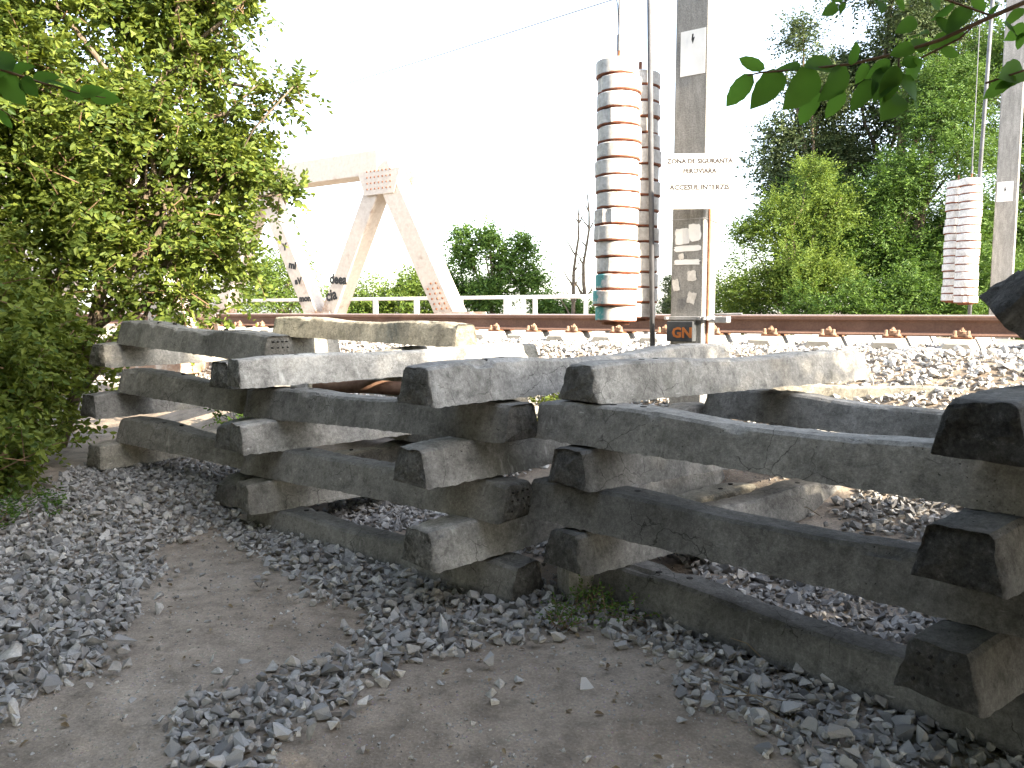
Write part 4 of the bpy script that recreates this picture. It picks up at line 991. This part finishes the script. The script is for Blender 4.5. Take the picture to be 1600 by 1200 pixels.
# overhanging branches close to the camera
def near_leaf_mesh(seed):
    r = random.Random(seed); n = 9; m = MB(); mid = []; 
    for i in range(n + 1):
        u = i / n; wv = (.27 + .03 * r.random()) * math.sin(math.pi * min(1, u * .97 + .03) ** .85) ** .8 if 0 < i < n else 0
        ser = (.012 if i % 2 else -.004)
        z = -.10 * u * u + .02 * math.sin(u * 7 + seed); 
        m.v += [(u, wv + ser * (0 < i < n), z + .09 * wv / .27), (u, 0, z), (u, -wv - ser * (0 < i < n), z + .07 * wv / .27)]
    for i in range(n):
        a = i * 3; m.f += [(a, a + 3, a + 4, a + 1), (a + 1, a + 4, a + 5, a + 2)]
    return m.mesh('leaf', LEAF_NEAR, True)
NL = [near_leaf_mesh(i) for i in range(5)]
def near_branch(label, stems, leaves, Y, seed, root, zj=.03):
    r = random.Random(seed); base = at(*stems[0][0], Y); e = empty('overhanging_branch', base); props(e, label, 'branch')
    m = MB(); rt = Vector(root) - base; m.tube([rt, rt * .6 + Vector((0, 0, .12)), rt * .25 + Vector((0, 0, .05)), (0, 0, 0)], [.035, .02, .011, .0055], 7); m.build('bough', BARK, e, True)
    for st in stems:
        m = MB(); n = len(st); m.tube([at(a, b, Y) - base for a, b in st], [.0055 - .0042 * i / (n - 1) if st is stems[0] else .0022 for i in range(n)], 6); m.build('twig', TWIG, e, True)
    for (x0, y0, x1, y1) in leaves:
        a, b = at(x0, y0, Y + r.uniform(-zj, zj)), at(x1, y1, Y + r.uniform(-zj * 2, zj * 2)); d = b - a; L = d.length; d.normalize()
        nn = Vector((r.gauss(0, .3), -1, r.gauss(.25, .35))); s = nn.cross(d).normalized(); nn = d.cross(s)
        o = bpy.data.objects.new('leaf', NL[r.randrange(5)]); col.objects.link(o); o.parent = e
        M = Matrix((d, s, nn)).transposed().to_4x4(); M.translation = a - base; L *= .92; o.matrix_local = M @ Matrix.Diagonal((L, L * r.uniform(.76, .92), L, 1))
Z = lambda l: [(1100 + a / 3.2, b / 3.2, 1100 + c / 3.2, d / 3.2) for a, b, c, d in l]
near_branch('dark leafy branch hanging in from the top right corner',
    [[(1660, -40), (1600, 4), (1540, 30), (1470, 62), (1400, 84), (1330, 100), (1260, 108), (1190, 113), (1168, 118)], [(1405, 84), (1403, 120), (1395, 150)], [(1530, 32), (1500, 60), (1440, 90)], [(1550, 25), (1480, 0), (1400, -20)], [(1680, 90), (1600, 110), (1540, 130)]],
    Z([(305, 345, 158, 285), (245, 368, 95, 552), (388, 358, 225, 552), (485, 345, 325, 345), (558, 350, 395, 560), (652, 335, 500, 318), (712, 335, 580, 515), (735, 325, 768, 195), (815, 315, 755, 430), (855, 400, 725, 565),
       (575, 455, 465, 640), (700, 450, 600, 605), (950, 335, 850, 500), (985, 320, 1100, 300), (975, 395, 1105, 545), (965, 330, 880, 540), (930, 300, 800, 400), (1100, 300, 985, 420), (1050, 235, 925, 275), (1060, 100, 955, 165), (1040, 190, 1130, 150),
       (1245, 10, 1115, 130), (1320, 40, 1210, 170), (1290, 150, 1110, 250), (1180, 250, 1290, 280), (1400, 60, 1330, -40), (1230, 180, 1160, 60), (665, 28, 588, 78), (700, 15, 680, 70), (690, 10, 628, -10), (900, 10, 850, -60), (960, -10, 1010, 60), (860, 0, 900, 60), (1480, 20, 1400, 110), (1560, 380, 1380, 500), (1590, 350, 1480, 385), (1560, 410, 1450, 440), (1610, 130, 1500, 205), (1600, 40, 1500, 130), (1500, 120, 1580, 180), (1120, -10, 1200, 40), (1050, 0, 1000, -60), (975, 470, 900, 590), (1085, 270, 1060, 170), (1600, 160, 1560, 260)]), 1.65, 5, (3.6, 0, 3.4))
near_branch('shaded branch with bluish leaves poking in at the left edge',
    [[(-70, 70), (0, 108), (60, 128), (120, 145), (165, 153)], [(-60, 140), (0, 170), (30, 190)]],
    [(20, 112, -40, 70), (15, 115, 55, 100), (35, 122, 60, 152), (50, 125, 95, 118), (70, 130, 120, 135), (95, 138, 135, 158), (125, 146, 165, 140), (140, 148, 190, 157), (5, 120, 40, 165), (-10, 110, 30, 140), (0, 172, 20, 205), (-10, 165, -40, 120)], 2.3, 8, (-3.6, .2, 4.0))

# weeds, small plants and dry sticks among the stacks
def plant(base, blobs, n, leaf, seed, label, mat=LEAF_ACACIA):
    e = empty('weed', base); props(e, label, 'weed', 'weeds among the stacks'); rng = np.random.default_rng(seed)
    P, D, N, L, W, st = twigs(rng, blobs, n, .12, 7, leaf, .45, up=.8)
    V, F = leaf_arrays(P - np.array(base), D, N, L, W); o = link('foliage', np_mesh('foliage', V, F, mat), None, e); o['kind'] = 'stuff'
    V, F = twig_stems((st[0] - np.array(base), st[1], st[2]), .25, .002, 60, rng); link('stem', np_mesh('stem', V, F, TWIG), None, e)['kind'] = 'stuff'
def gp(x, y): return (x, y, ground_z(x, y))
plant(gp(.38, 3.62), [(.36, 3.62, .06, .14, .05), (.52, 3.55, .05, .12, .04), (.24, 3.5, .04, .10, .03)], 90, .022, 301, 'low green weed at the foot of the small concrete block')
plant(gp(.35, 6.3), [(.3, 6.3, .75, .28), (.55, 6.4, .7, .22)], 120, .05, 302, 'leafy weed seen through the gap between middle and right stacks', LEAF_BUSH)
plant(gp(-2.5, 7.6), [(-2.5, 7.4, .5, .35), (-2.2, 7.5, .45, .3)], 200, .05, 303, 'dark weed inside the left-hand stack')
plant(gp(-3.4, 4.95), [(-3.45, 4.95, .12, .28, .14), (-3.25, 5.2, .12, .25, .12), (-3.7, 4.7, .15, .3, .2)], 220, .035, 304, 'low weeds at the edge of the gravel by the shaded bush')
rs = random.Random(12)
for i in range(20):
    if i < 12: x, y = rs.uniform(.7, 1.9), rs.uniform(4.1, 5.0)
    elif i < 16: x, y = rs.uniform(.9, 1.7), rs.uniform(2.6, 3.2)
    else: x, y = rs.uniform(-1.2, -.2), rs.uniform(5.0, 5.8)
    a = rs.uniform(0, 6.28); L = rs.uniform(.08, .34); z = ground_z(x, y) + .03
    m = MB(); m.tube([(0, 0, 0), (math.cos(a) * L * .5, math.sin(a) * L * .5, rs.uniform(0, .05)), (math.cos(a + .3) * L, math.sin(a + .3) * L, rs.uniform(-.01, .06))], [.003, .0025, .0012], 5)
    o = m.build('dry_stick', STRAW); o.location = (x, y, z); props(o, 'thin dry straw-coloured stick lying ' + ('inside the right-hand stack' if i < 12 else 'in the stones before the right-hand stack' if i < 16 else 'inside the middle stack'), 'stick', 'dry sticks ' + ('inside the right-hand stack' if i < 12 else 'before the right-hand stack' if i < 16 else 'inside the middle stack'))

# fallen leaves and bits of bark on the path
rng = np.random.default_rng(404); n = 420; x = rng.uniform(-2.6, 2.4, n); y = rng.uniform(2.2, 5.4, n)
P = np.stack([x, y, np.array([ground_z(a, b) for a, b in zip(x, y)]) + .012], 1); a = rng.uniform(0, 6.28, n)
D = np.stack([np.cos(a), np.sin(a), rng.normal(0, .15, n)], 1); N = np.stack([rng.normal(0, .3, n), rng.normal(0, .3, n), np.ones(n)], 1); L = rng.uniform(.012, .04, n)
V, F = leaf_arrays(P, D, N, L, L * .5)
o = link('leaf_litter', np_mesh('leaf_litter', V, F, m_leaf('dead_leaf', (.09, .06, .035), (.26, .2, .12), (.2, .15, .08), .15))); props(o, 'dry brown leaf litter scattered on the path', 'leaf litter', kind='stuff')
